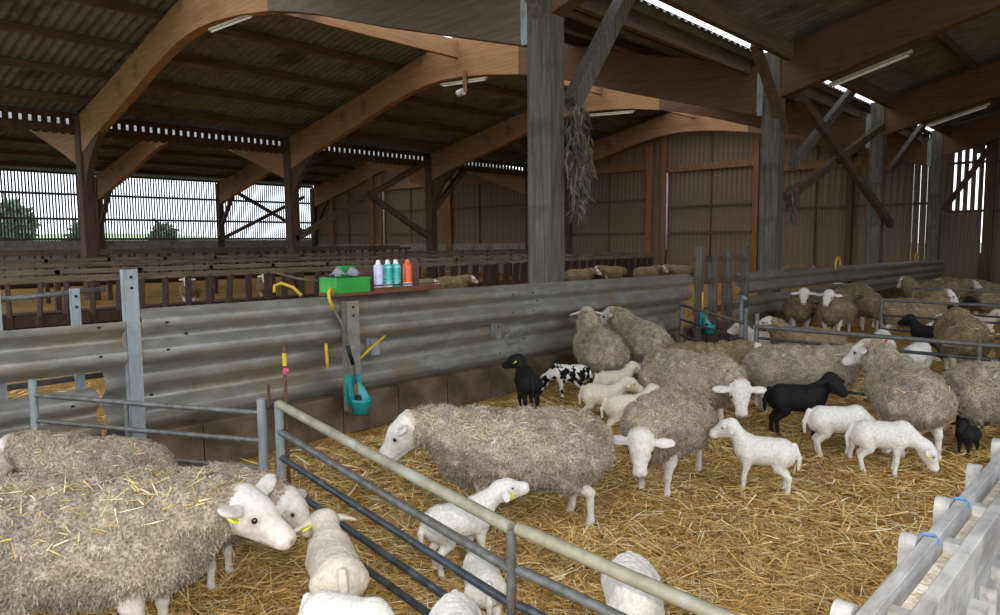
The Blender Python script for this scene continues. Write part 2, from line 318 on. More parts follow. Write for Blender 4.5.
# longitudinal braces and eave beams
def brace(root, p, q, w=.16, h=.16, m='brace'): return MB().beam(p, q, w, h).build('brace', M[m], root)
br = empty('post_brace', (-5.4, 7.1, 2.8), 'thick grey knee braces fanning from the nearest grey post', None, kind='structure')
brace(br, (-5.38, 7.2, 3.25), (-5.38, 8.55, 5.0), .2, .2, 'post'); brace(br, (-5.38, 7.0, 3.75), (-5.38, 6.0, 4.95), .16, .16, 'post')
br = empty('cross_brace', (-5.3, 13.9, 2.2), 'crossed timber braces between the second and third grey posts', None, kind='structure')
brace(br, (-5.22, 13.95, 3.0), (-5.22, 17.6, 5.0), .14, .18, 'post'); brace(br, (-5.1, 13.9, 4.25), (-5.1, 20.4, 1.95), .14, .18); brace(br, (-5.3, 13.95, 2.4), (-5.3, 20.4, 4.5), .14, .18)
br = empty('knee_brace', (-5.3, 20.6, 3.2), 'slanting timber knee brace beside the third grey post', None, kind='structure')
brace(br, (-5.25, 20.6, 3.3), (-5.25, 24.2, 4.95), .14, .16); brace(br, (-5.25, 13.6, 3.6), (-5.25, 12.2, 4.9), .14, .16)
br = empty('cross_brace', (-23, 14, 2), 'crossed timber braces between the dark middle posts', None, kind='structure')
brace(br, (-22.9, 14.2, 1.75), (-22.9, 20.6, 4.95), .2, .22); brace(br, (-23.05, 17.5, 3.55), (-23.05, 20.8, 1.8), .2, .22); brace(br, (-22.95, 20.9, 2.9), (-22.95, 22.9, 4.8), .2, .22)
br = empty('cross_brace', (-41.6, 20.6, 2), 'thin crossed braces in front of the slatted wall', None, kind='structure')
brace(br, (-41.5, 20.8, 1.9), (-41.5, 26.5, 4.6), .12, .2); brace(br, (-41.45, 21.4, 4.9), (-41.45, 26.5, 2.3), .12, .2)

# roofs: corrugated sheets on purlins
PITCH_C = .22
def roof(name, label, a, b, xs_p, mp='purlin', lights=0, ys=None):
    root = empty(name, (a[0], Y0, 0), label, None, kind='structure')
    nb = ys or [-1.0, .4]+list(FRY[:3])+[27.6]; nx = 5; yb = nb[0]
    for i in range(nx):
        xa, xb = a[0]+(b[0]-a[0])*i/nx, a[0]+(b[0]-a[0])*(i+1)/nx; za, zb = a[1]+(b[1]-a[1])*i/nx, a[1]+(b[1]-a[1])*(i+1)/nx
        ex = (xb-xa)*.06; ez = (zb-za)*.06
        for j in range(len(nb)-1):
            n = int((nb[j+1]-nb[j])/PITCH_C*6); ys = np.linspace(nb[j], nb[j+1]+.05, n+1); wv = np.sin(ys*2*math.pi/PITCH_C)*.026 + (j % 2)*.003
            V = [(xa-ex, y, za-ez+w_+.003*(a[1] < b[1])) for y, w_ in zip(ys, wv)]+[(xb+ex, y, zb+ez+w_+.003*(a[1] >= b[1])) for y, w_ in zip(ys, wv)]
            mb = MB().add(V, [(q, q+1, n+2+q, n+1+q) for q in range(n)])
            o = mb.build('added_skylight_sheet' if i >= nx-lights else 'roof_sheet', M['skylight' if i >= nx-lights else 'roofsheet'], root, smooth=True)  # translucent top courses are added to let more light onto the arches
    sl = (b[1]-a[1])/(b[0]-a[0])
    for x in xs_p:
        z = a[1]+sl*(x-a[0])-.13
        MB().beam((x, yb, z), (x, Y1, z), .09, .19).build('purlin', M[mp], root)
    return root
roof('roof_main_left', 'dark corrugated roof slope over the main span, outer side', (-23.5, 5.36), (-14.95, 7.10), (-22.0, -20.2, -18.4, -16.6, -15.1))
roof('roof_main_right', 'dark corrugated roof slope over the main span, valley side', (-5.72, 5.02), (-13.05, 7.05), (-13.2, -11.6, -10.0, -8.4, -6.9), lights=2)  # upper two courses translucent, added out of view to brighten the arch tops
roof('roof_far_left', 'corrugated roof slope above the slatted wall', (-42.4, 5.38), (-33.3, 7.18), (-41.0, -39.2, -37.4, -35.6, -33.6))
roof('roof_far_right', 'corrugated roof slope behind the dark middle posts', (-23.3, 5.0), (-31.7, 7.16), (-31.4, -29.6, -27.8, -26, -24.3), lights=1)  # top course translucent, likewise added for more light at the ridge
roof('roof_right_span', 'corrugated roof rising over the sheep pen', (-5.28, 5.22), (3.3, 7.28), (-3.4, -1.7, 0, 1.7, 3.0))
roof('added_roof_outer', 'unseen corrugated roof slope beyond the pen, added to darken the far right', (12.4, 5.22), (3.7, 7.28), (10.4, 8.7, 7, 5.3, 4.1), ys=[13.8, 20.5, 27.6])  # out of view; added over the far bays to cut the skylight there
wr = empty('added_wall_right', (12.3, 13.8, 0), 'unseen boarded outer wall, added to darken the far right of the pens', None, kind='structure')  # out of view; added to keep side light off the back right corner
for i in range(20): MB().box((12.3+(i % 2)*.02, 14.15+i*.69, 2.6), (.03, .7, 5.2)).build('board', M['plank'], wr)
for z in (1.2, 3.0, 4.8): MB().beam((12.2, 13.8, z), (12.2, Y1, z), .08, .12).build('girt', M['brace'], wr)
for x, z, nm in ((-32.5, 7.6, 'ridge_cap'), (3.5, 7.58, 'ridge_cap')):
    o = MB().add([(x-1.1, Y0, z-.27), (x, Y0, z-.04), (x+1.1, Y0, z-.27), (x-1.1, Y1, z-.27), (x, Y1, z-.04), (x+1.1, Y1, z-.27)], [(0, 1, 4, 3), (1, 2, 5, 4)]).build(nm, M['skylight'])
    tag(o, {-32.5: 'translucent ridge sheet of the far span', 3.5: 'translucent ridge sheet over the sheep pen'}[x], None, kind='structure')
for x_ in (-14.0, -32.5): tag(MB().beam((x_, Y0, 6.66), (x_, Y1, 6.66), .12, .46).build('ridge_beam', M['glulam']), 'ridge beam of the %s span joining the arch tops' % ('main' if x_ > -20 else 'far'), None, kind='structure')
tr = empty('trim_1', (-5.1, Y0, 4.9), 'eave beams either side of the bright roof valley gap', None, kind='structure')
MB().beam((-5.08, Y0, 4.95), (-5.08, Y1, 4.95), .12, .32).build('eave_beam', M['purlin'], tr)
MB().beam((-5.70, Y0, 5.02), (-5.70, Y1, 5.02), .02, .07).build('eave_flashing', M['roofsheet'], tr)
MB().beam((-5.86, Y0, 4.80), (-5.86, Y1, 4.80), .10, .28).build('eave_beam', M['purlin'], tr)
# clerestory of short boards above the dark middle posts
cl = empty('wall_clerestory', (-23.2, 0, 5), 'row of short vertical boards with light slots under the main eave', None, kind='structure')
MB().beam((-23.15, Y0, 4.90), (-23.15, Y1, 4.90), .1, .24).build('rail', M['brownpost'], cl)
MB().beam((-23.15, Y0, 5.27), (-23.15, Y1, 5.27), .1, .15).build('rail', M['brownpost'], cl)
bm_ = MB().box((0, 0, 0), (.025, .15, .62)); me_ = None
for i in range(118):
    y = .1+i*.232
    if me_ is None: o = bm_.build('board', M['brownpost'], None); me_ = o.data
    else: o = link('board', me_, None)
    o.parent = cl; o.location = (-.03, y, .06)

# left slatted wall
wl = empty('wall_left', (-42, 0, 0), 'long outer wall of thin vertical slats with daylight between them', None, kind='structure')
MB().box((-42.0, 10.7, .9), (.2, 33.6, 1.85)).build('plinth', M['concrete'], wl)
for z in (1.9, 2.95, 4.22, 5.3): MB().beam((-41.93, Y0, z), (-41.93, Y1, z), .08, .12).build('girt', M['slat'], wl)
me_ = None
for i in range(186):
    y = .6+i*.1452
    if me_ is None: o = MB().box((0, 0, 0), (.024, .078, 3.55)).build('slat', M['slat'], None); me_ = o.data
    else: o = link('slat', me_, None)
    o.parent = wl; o.location = (-.02, y, 3.58)

# back gable wall
def roof_z(x):
    for a, b in (((-42.4, 5.36), (-32.5, 7.3)), ((-32.5, 7.3), (-23.2, 4.98)), ((-23.2, 5.4), (-14, 7.3)), ((-14, 7.3), (-5.5, 4.95)), ((-5.5, 5.15), (3.5, 7.3)), ((3.5, 7.3), (12.4, 5.2))):
        if a[0] <= x <= b[0]: return a[1]+(b[1]-a[1])*(x-a[0])/(b[0]-a[0])
    return 5
wb = empty('wall_back', (-20, Y1, 0), 'plank clad gable wall closing the barn', None, kind='structure')
cube = MB().box((0, 0, 0), (1, 1, 1)).build('plank', M['plank'], None).data
bpy.data.objects.remove(bpy.data.objects['plank'])
def plank(x, w, z0, z1, dy=0):
    o = link('plank', cube, None); o.parent = wb; o.location = (x+20, .05+dy, (z0+z1)/2); o.scale = (w, .028, z1-z0)
x = -41.9; i = 0; rr = random.Random(3)
while x < 12.2:
    w = .205 if x < -3.5 else .41; g_ = -.01
    if -6.6 < x < -5.75: g_ = .012
    if -5.25 < x < -4.15:
        xc = x+w/2; plank(xc-.035, w-.07, 0, roof_z(xc)); top = 4.55-.3*rr.random(); plank(xc+w/2-.035, .075, 0, 2.42 if x < -4.4 else 1.1); plank(xc+w/2-.035, .075, top, roof_z(xc)-.12)
    else: plank(x+w/2, w-g_, 1.4 if x < -23 else .0, roof_z(x+w/2)+.02, (i % 2)*.014+rr.uniform(-.003, .003))
    x += w; i += 1
MB().box((-32.5, Y1+.02, .75), (19, .16, 1.5)).build('plinth', M['concrete'], wb)
for x0, x1, z in ((-41.9, -36, 2.1), (-41.9, -36, 3.45), (-33.9, -30, 3.45), (-33.9, -30, 2.06), (-29, -23.2, 3.4), (-29, -23.2, 4.65), (-22.5, -16.6, 3.35), (-15.3, -11.8, 3.0), (-10.8, -5.7, 2.75), (-5.2, 2.5, 2.45), (-5.2, 2.5, 4.0), (-22.5, -16.6, 1.9), (-15.3, -11.8, 1.9)):
    MB().beam((x0, Y1-.02, z), (x1, Y1-.02, z), .06, .08).build('girt', M['brace'], wb)
for x0, x1, z, m in ((-20.6, -16.4, 4.75, 'redpost'), (-15.4, -11.7, 4.58, 'redpost'), (-10.8, -6, 4.3, 'redpost'), (-36, -30.4, 4.85, 'redpost'), (-29, -24, 4.75, 'redpost')):
    MB().beam((x0, Y1-.06, z), (x1, Y1-.06, z), .1, .3).build('header', M[m], wb)
for x0, z1, w, m in ((-39.7, 5.2, .3, 'redpost'), (-35.55, 5.8, .34, 'redpost'), (-34.7, 5.6, .3, 'redpost'), (-28.8, 5.1, .45, 'redpost'), (-16.3, 5.7, .24, 'redpost'), (-15.6, 5.9, .2, 'redpost'), (-11.6, 5.5, .2, 'redpost'), (-20.6, 4.8, .2, 'brownpost'), (-8.2, 4.6, .2, 'brownpost'), (-4.05, 5.2, .28, 'brownpost')):
    MB().beam((x0, Y1-.1, 0), (x0, Y1-.1, z1), w, .14, up=(0, 1, 0)).build('stud', M[m], wb)
for x0 in (-38, -32, -26.5, -18.4, -13.5, -9.4): MB().beam((x0, Y1-.03, .2), (x0, Y1-.03, roof_z(x0)-.5), .05, .05, up=(0, 1, 0)).build('joint_batten', M['brace'], wb)
MB().beam((-5.3, Y1-.05, 2.5), (-4.0, Y1-.05, 4.6), .1, .16).build('brace', M['brownpost'], wb)
for x0, z0, z1 in ((-34.35, 1.2, 4.6), (-15.42, 1.2, 4.4)):
    tag(MB().tube([(x0, Y1-.15, z0), (x0, Y1-.15, z1)], .045).build('drain_pipe', M['plaster'], None, smooth=True), 'white vertical pipe on the gable wall, %s' % ('seen between the braces' if x0 < -30 else 'left of the bright plank bay'), 'pipe', 'white pipes on the gable wall')

# ---- concrete block kerb under the guard rails
kw = empty('wall_kerb', (-5.1, 0, 0), 'low mud stained concrete block kerb under the guard rails', None, kind='structure')
me_ = None
for i in range(46):
    y = -.4+i*.6
    if me_ is None: o = MB().beam((0, -.295, 0), (0, .295, 0), .22, .34).build('block', M['kerb'], None); me_ = o.data
    else: o = link('block', me_, None)
    o.parent = kw; o.location = (random.uniform(-.006, .006), y, .15+random.uniform(-.006, .004))
MB().box((-5.12, 13.4, .13), (.17, 27.6, .3)).build('mortar_core', M['kerb'], kw)

# ================================================================== RAILS, GATES, FEEDERS
def rail_profile(h, d=.085, lobes=2, cut=1):
    """corrugated crash-barrier section: (outward, up) points"""
    half = ((0, .15), (.025, .22), (.055, .42), (.155, .95), (.185, 1), (.285, 1), (.32, .95), (.435, .16), (.465, .05), (.5, .03))
    sh = half+tuple((1-t, o) for t, o in half[-2::-1])
    return [(d*o, h*t) for t, o in sh if t <= cut]
def guard_rail(x, y0, y1, z0, z1, h, label, lobes=2, slots=True, cut=1):
    """z0/z1: bottom height at each end"""
    root = empty('guard_rail', (x, y0, 0), label, 'guard rail', 'crash barrier rails along the feed passage')
    prof = rail_profile(h, lobes=lobes, cut=cut); th = .006; V = []; n = len(prof)
    for y, z in ((y0, z0), (y1, z1)):
        for dx, dz in prof: V.append((x+dx, y, z+dz))
        for dx, dz in prof: V.append((x+dx-th, y, z+dz))
    F = []
    for i in range(n-1): F += [(i, i+1, 2*n+i+1, 2*n+i), (n+i, 3*n+i, 3*n+i+1, n+i+1)]
    F += [(0, 2*n, 3*n, n), (n-1, 2*n-1, 4*n-1, 3*n-1)]
    for s in (0, 2*n): F += [(s+i, s+n+i, s+n+i+1, s+i+1) for i in range(n-1)]
    bo = MB().add(V, F).build('beam', M['galv'], root, smooth='edge')
    if slots:
        for yy, q in ((y0+.16, .27), (y0+.16, .75), (y0+.32, .5), (y1-.16, .27), (y1-.16, .75)):
            zz = z0+(z1-z0)*(yy-y0)/(y1-y0)+h*q; dx = .004 if q == .5 else .078
            MB().tube([(x+dx-.02, yy, zz), (x+dx+.008, yy, zz)], .014, 8, flat=.6).build('bolt', M['black'], bo)
    return root
P_ = 'corrugated steel crash barrier rail, '
guard_rail(-4.98, -1.0, 1.78, .808, .79, .388, P_+'upper, at the left edge of the photo', cut=.82)
guard_rail(-4.98, 1.88, 5.72, .79, .765, .385, P_+'upper, behind the shelf of spray cans')
guard_rail(-4.98, 5.725, 9.46, .765, .73, .385, P_+'upper, passing in front of the nearest grey post')
guard_rail(-5.05, 11.2, 17.0, .70, .66, .36, P_+'upper, behind the row of standing brown ewes', slots=False)
guard_rail(-5.05, 17.005, 26.4, .66, .56, .36, P_+'upper, running to the far gable wall', slots=False)
guard_rail(-5.17, -1.0, 1.66, .30, .30, .36, P_+'lower, at the left edge of the photo')
guard_rail(-5.17, 1.70, 5.72, .30, .29, .50, P_+'lower, behind the teal drinker')
guard_rail(-5.17, 5.725, 9.46, .29, .29, .47, P_+'lower, behind the black lamb')
guard_rail(-5.12, 11.2, 17.0, .26, .24, .38, P_+'lower, behind the row of standing brown ewes', slots=False)
guard_rail(-5.12, 17.005, 26.4, .24, .18, .36, P_+'lower, running to the far gable wall', slots=False)
def cpost(x, y, z0, z1, w, d, label, m='galv_clean', grp='short steel posts holding the guard rails'):
    t = .012; root = empty('fence_post', (x, y, z0), label, 'post', grp)
    mb = MB(); mb.box((x+d/2, y, (z0+z1)/2), (t, w, z1-z0)); mb.box((x, y-w/2+t/2, (z0+z1)/2), (d, t, z1-z0)); mb.box((x, y+w/2-t/2, (z0+z1)/2), (d, t, z1-z0))
    ch = mb.build('channel', M[m], root)
    for z in (z1-.05, z1-.12): MB().tube([(x+d/2, y, z), (x+d/2+.014, y, z)], .01, 8).build('bolt', M['black'], ch)
    return root
cpost(-4.845, 3.49, .22, 1.13, .12, .07, 'grey channel post carrying the teal drinker', 'galv')
cpost(-4.94, 1.83, .30, 1.44, .085, .06, 'wide shiny channel post standing above the left guard rail')
cpost(-5.25, 1.60, .02, 1.315, .05, .04, 'narrow steel post left of the wide shiny post')
cpost(-5.25, 1.16, .02, 1.34, .05, .04, 'narrow steel post at the left photo edge')
cpost(-5.05, 3.87, .62, .84, .10, .06, 'stub post between the rails below the spray cans')
cpost(-5.05, 5.46, .60, .84, .09, .06, 'stub post between the rails left of the black lamb', 'galv')
gb = MB(); gb.tube([(-5.292, 1.1, 1.26), (-5.292, 1.80, 1.30)], .018)
tag(gb.build('pen_bar', M['tubesteel'], None, smooth=True), 'thin steel bar linking the posts at the left edge', 'bar')
gb = MB(); gb.tube([(-5.295, -.5, .70), (-5.295, 1.8, .715)], .02)
tag(gb.build('pen_bar', M['tubesteel'], None, smooth=True), 'steel bar in the gap below the left guard rail', 'bar')

# hurdles and gates of steel tube
def hurdle(name, label, a, b, tops_a, tops_b, ra, stiles, mats, group='steel tube gates', loc=None):
    """rails from a(x,y) to b(x,y) with heights tops_a -> tops_b; stiles: list of (t, z_low, z_high)"""
    root = empty(name, (a[0], a[1], 0), label, 'gate', group)
    for (za, zb, r, m) in zip(tops_a, tops_b, ra, mats): MB().tube([(*a, za), ((a[0]+b[0])/2, (a[1]+b[1])/2, (za+zb)/2-.004), (*b, zb)], r, 12).build('rail', M[m], root, smooth='edge')
    for t, lo, hi, r, m in stiles:
        x, y = a[0]+(b[0]-a[0])*t, a[1]+(b[1]-a[1])*t
        MB().tube([(x, y, lo), (x, y, hi)], r, 12).build('stile', M[m], root, smooth='edge')
    return root
hurdle('tube_gate', 'sagging five bar tube gate between the near ewes and the straw pen', (-3.50, 2.035), (-1.66, 1.865),
       (.727, .574, .432, .290, .143), (.578, .422, .292, .152, .03), (.024, .019, .017, .017, .017),
       [(0, .02, .74, .024, 'galv_clean'), (1.0, -.0, .575, .018, 'tubesteel')], ('toprail', 'tubesteel', 'darktube', 'darktube', 'darktube'))
hurdle('tube_gate', 'pale tube gate running to the bottom edge beside the white lamb', (-1.64, 1.88), (-.62, 1.92),
       (.578, .424, .29, .15, .03), (.487, .345, .22, .1, .02), (.024, .019, .017, .017, .017),
       [(1.0, .0, .5, .02, 'tubesteel')], ('toprail', 'tubesteel', 'darktube', 'darktube', 'darktube'))
hurdle('tube_gate', 'low three bar hurdle along the back of the near ewes', (-4.86, 1.23), (-3.62, 2.0),
       (.722, .568, .41), (.665, .507, .35), (.016, .015, .015), [(0, .02, .815, .024, 'galv_clean'), (.42, .36, .705, .014, 'tubesteel'), (1.0, .02, .745, .026, 'galv_clean')], ('tubesteel', 'tubesteel', 'tubesteel'))
hurdle('tube_gate', 'long hurdle behind the feeding ewe with the white face', (-3.1, 7.42), (.9, 7.30),
       (.68, .56, .34, .11), (.68, .56, .34, .11), (.022, .016, .016, .016), [(0, .02, .82, .024, 'tubesteel'), (.5, .02, .7, .02, 'tubesteel'), (1.0, .02, .7, .024, 'tubesteel')], ('tubesteel', 'darktube', 'darktube', 'darktube'))
hurdle('tube_gate', 'short hurdle between the guard rail and two upright tubes', (-4.90, 9.1), (-3.24, 7.46),
       (.70, .50, .28), (.70, .52, .30), (.02, .016, .016), [(.02, .02, .74, .022, 'tubesteel'), (1.0, .02, .86, .024, 'tubesteel')], ('tubesteel', 'darktube', 'darktube'))
hurdle('tube_gate', 'far hurdle before the huddle of brown ewes', (-2.9, 11.3), (1.5, 10.8),
       (.72, .50, .3), (.72, .50, .3), (.02, .016, .016), [(0, .02, .74, .022, 'tubesteel'), (.5, .02, .72, .02, 'tubesteel')], ('tubesteel', 'darktube', 'darktube'))
hurdle('tube_gate', 'farthest hurdle near the gable wall', (-3.2, 14.4), (1.5, 13.6),
       (.72, .50, .3), (.72, .50, .3), (.02, .016, .016), [(0, .02, .74, .022, 'tubesteel'), (.5, .02, .72, .02, 'tubesteel')], ('tubesteel', 'darktube', 'darktube'))
st = empty('marker_stake', (-3.517, 2.09, 0), 'rusty iron stake with a yellow band beside the gate hinge', 'stake')
MB().tube([(-3.517, 2.09, 0), (-3.517, 2.09, 1.04)], [.011, .009], 8).build('rod', M['rust'], st); MB().tube([(-3.517, 2.09, .93), (-3.517, 2.09, 1.0)], .0125, 8).build('band', M['yellow'], st); MB().tube([(-3.517, 2.09, .89), (-3.50, 2.09, .91)], .015, 8).build('knot', M['canpink'], st)
st = MB().tube([(-3.575, 2.02, .70), (-3.575, 2.02, .83)], .009, 8).build('hinge_pin', M['rust'])
tag(st, 'short rusty pin standing on the gate post', 'pin')

# wooden pen gate with four uprights beyond the ewes
pg = empty('pen_gate', (-4.8, 9.6, 0), 'tall grey wooden gate with four uprights set into the guard rail line', 'gate')
for y, z0, z1, w in ((9.55, .02, 1.50, .11), (9.98, .02, 1.36, .12), (10.5, .02, 1.42, .12), (11.1, .02, 1.50, .10)): MB().beam((-4.85, y, z0), (-4.85, y, z1), w, .08, up=(0, 1, 0)).build('upright', M['post'], pg)
for z in (1.30, .98, .55, .3): MB().beam((-4.90, 9.5, z+.02), (-4.90, 11.15, z), .04, .09).build('bar', M['brace'], pg)
tag(MB().tube([(-4.7, 9.98, 0), (-4.7, 9.98, 1.0)], .016, 8).build('iron_stake', M['rust']), 'thin rusty stake before the wooden pen gate', 'stake')
tag(MB().tube([(-3.38, 7.66, 0), (-3.38, 7.66, .93), (-3.35, 7.64, .97), (-3.31, 7.61, .95)], .02, 8).build('hooked_tube', M['galv_clean'], smooth=True), 'upright tube with a hooked top at the short hurdle', 'stake')

# far plank feeders: rows of headlock planks between rails
def feeder(x, y0, y1, ztop, label, pitch=.33, w=.17, two=True, planks=True):
    root = empty('feed_fence', (x, y0, 0), label, 'feeder', 'plank feed fences across the far pens')
    MB().beam((x+.04, y0, ztop-.05), (x+.04, y1, ztop-.05), .05, .12).build('rail', M['feedrail'], root)
    if planks: MB().beam((x+.04, y0, .18), (x+.04, y1, .18), .05, .2).build('rail', M['feeder'], root)
    me = None; n = int((y1-y0)/pitch) if planks else 0
    for i in range(n):
        if me is None:
            b = MB(); b.beam((0, -.02, -.55), (0, .02, .5), w, .03, up=(0, 1, 0)); o = b.build('plank', M['feeder'], None); me = o.data
        else: o = link('plank', me, None)
        o.parent = root; o.location = (0, .2+i*pitch+random.uniform(-.02, .02), ztop-.58); o.rotation_euler = (random.uniform(-.06, .06), 0, 0)
    if two:
        MB().beam((x-.9, y0, ztop+.06), (x-.9, y1, ztop+.06), .10, .10).build('back_rail', M['feedrail'], root)
        for i in range(int((y1-y0)/1.6)): MB().beam((x-.9, y0+.6+i*1.6, 0), (x-.9, y0+.6+i*1.6, ztop+.1), .1, .1, up=(0, 1, 0)).build('back_post', M['feeder'], root)
        if planks: MB().box((x-.45, (y0+y1)/2, .15), (.6, y1-y0, .3)).build('trough', M['feeder'], root)
    return root
feeder(-15.5, 2.5, 26.5, 1.0, 'nearest dark plank feed fence behind the guard rails', pitch=.47, w=.25)
feeder(-21.6, 4.0, 26.5, 1.12, 'open two rail feed fence, second from the guard rails', planks=False)
feeder(-31.0, 6.5, 26.5, 1.32, 'farthest dark plank feed fence before the slatted wall', pitch=.5, w=.2)

# weathered white feed front at the camera's side
ff = empty('hay_feeder', (-.28, .6, 0), 'weathered whitish wooden feed front with vertical slats, lower right corner', 'feeder')
def fx(x, y): return x-.012+.022*(y-1.2)
MB().beam((fx(-.285, .5), .5, .975), (fx(-.285, 3.6), 3.6, .975), .022, .12).build('top_board', M['whitewood'], ff)
MB().beam((fx(-.232, .5), .5, .955), (fx(-.232, 3.6), 3.6, .955), .024, .13).build('top_board', M['whitewood'], ff)
MB().beam((fx(-.259, .5), .5, .965), (fx(-.259, 3.6), 3.6, .965), .04, .05).build('grain_ledge', mat('grain_dust', '#cfc6b6', '#a89b88', scale=(70, 70, 70), bump=.6, spot='#e2dccf', spot_scale=20), ff)
for i, y in enumerate((1.13, 1.49, 1.75, 2.06, 2.37, 2.7, 3.0)):
    x = fx(-.312, y); n = 10; tilt = random.uniform(-.03, .03)
    out = [(-.024, .30), (.024, .30), (.024, 1.025)]+[(.024*math.cos(math.pi*k/n), 1.025+.02*math.sin(math.pi*k/n)) for k in range(1, n)]+[(-.024, 1.025)]
    V = [(x+dx, y+a+tilt*(z-.9), z) for dx in (-.014, .014) for a, z in out]; m_ = len(out)
    o = MB().add(V, [(k, (k+1) % m_, m_+(k+1) % m_, m_+k) for k in range(m_)]+[tuple(range(m_)), tuple(range(m_, 2*m_))]).build('upright', M['whitewood'], ff)
    MB().tube([(x-.004, y, 1.02), (x+.018, y, 1.02)], .009, 8).build('bolt', M['galv_clean'], o)
    if i in (1, 2, 4): MB().tube([(x-.005, y+.026, 1.02), (x+.016, y+.03, 1.039), (x+.034, y+.034, 1.039), (x+.042, y+.04, 1.022)], .0035, 6).build('twine', M['cord'], o)
    MB().box((fx(-.258, y), y+.10, 1.0), (.045, .03, .025)).build('cleat', M['whitewood'], ff)
for i in range(26):
    y = .62+i*.115
    MB().beam((fx(-.208, y), y, .1), (fx(-.208, y), y, .92), .03, .05, up=(0, 1, 0)).build('slat', M['whitewood'], ff)
MB().beam((fx(-.225, .5), .5, .14), (fx(-.225, 3.6), 3.6, .14), .05, .14).build('bottom_board', M['whitewood'], ff)

# shelf with spray cans and green crate
sh = empty('shelf', (-4.9, 3.85, 1.19), 'reddish wooden shelf board fixed on top of the guard rail', 'shelf')
MB().box((-4.93, 3.9, 1.185), (.26, 1.12, .022)).build('board', M['shelfwood'], sh); MB().box((-4.80, 4.08, 1.20), (.018, .76, .045)).build('lip', M['shelfwood'], sh)
MB().tube([(-4.80, 3.70, 1.245), (-4.80, 4.42, 1.235)], .006, 6).build('retaining_rod', M['rust'], sh)
[MB().box((-5.03, y, 1.15), (.04, .04, .05)).build('bracket', M['shelfwood'], sh) for y in (3.5, 4.3)]
for y, dy, z1, rx, lb in ((3.82, .17, 1.37, .10, 'small leaning'), (4.24, .30, 1.435, -.02, 'larger upright')):
    o = MB().box((0, 0, (z1-1.197)/2), (.012, dy, z1-1.197)).build('panel_board', M['brownboard'], None); o.location = (-5.02, y, 1.208); o.rotation_euler = (rx, -.05, 0)
    tag(o, lb+' brown board behind the spray cans', 'board')
def can(y, body, cap, label, x=-4.86, ring=None):
    r = empty('spray_can', (x, y, 1.198), label, 'spray can', 'spray cans on the shelf')
    MB().lathe([(.036, .0), (.040, .004), (.040, .195), (.037, .207), (.028, .218)], (x, y, 1.198), 20).build('body', M[body], r, smooth='edge')
    MB().lathe([(.0404, .02), (.0408, .021), (.0408, .05), (.0404, .051)], (x, y, 1.198), 20).build('label_band', M[ring or 'white'], r, smooth='edge')
    MB().lathe([(.02, .218), (.02, .238), (.014, .252), (.009, .255)], (x, y, 1.198), 16).build('nozzle', M[cap], r, smooth='edge')
can(3.80, 'canlilac', 'white', 'lilac spray can next to the green crate', ring='canlilac'); can(3.90, 'canteal', 'white', 'teal and white spray can beside the lilac one')
can(3.99, 'canteal', 'white', 'teal and white spray can nearest the orange can', ring='canteal'); can(4.12, 'canorange', 'canorange', 'orange spray can at the right end of the shelf')
def crate():
    r = empty('crate', (-4.92, 3.55, 1.197), 'bright green plastic crate on the shelf holding grey cloths', 'crate')
    a, b, c, d, z0, z1, t = -5.04, -4.80, 3.34, 3.66, 1.198, 1.32, .008
    MB().box(((a+b)/2, (c+d)/2, z0+t/2), (b-a, d-c, t)).build('base', M['green'], r)
    for cx, cy, sx, sy in ((b, (c+d)/2, t, d-c), (a, (c+d)/2, t, d-c), ((a+b)/2, c, b-a, t), ((a+b)/2, d, b-a, t)): MB().box((cx, cy, (z0+z1)/2), (sx, sy, z1-z0)).build('side', M['green'], r)
    MB().box((b+.004, (c+d)/2, z1-.008), (.016, d-c+.02, .016)).build('rim', M['green'], r); MB().box((-5.0, d-.08, z1+.045), (.05, .14, .09)).build('green_bottle_box', M['green'], r)
    for k, (y, x) in enumerate(((3.42, -4.9), (3.565, -4.895))):
        P = MB(); n = 10; rr = random.Random(k); V = []; F = []
        for i in range(n+1):
            for j in range(n+1):
                u, v = i/n-.5, j/n-.5; V.append((x+u*.13, y+v*.13, z1+.014+.07*math.exp(-9*(u*u+v*v))+rr.uniform(-.012, .012)))
        F = [(i*(n+1)+j, (i+1)*(n+1)+j, (i+1)*(n+1)+j+1, i*(n+1)+j+1) for i in range(n) for j in range(n)]
        P.add(V, F); tag(P.build('cloth', M['cloth'], None, smooth=True, loc=(x, y, z1)), ('crumpled grey cloth at the left in the green crate', 'crumpled grey cloth at the right in the green crate')[k], 'cloth', 'cloths in the green crate')
crate()
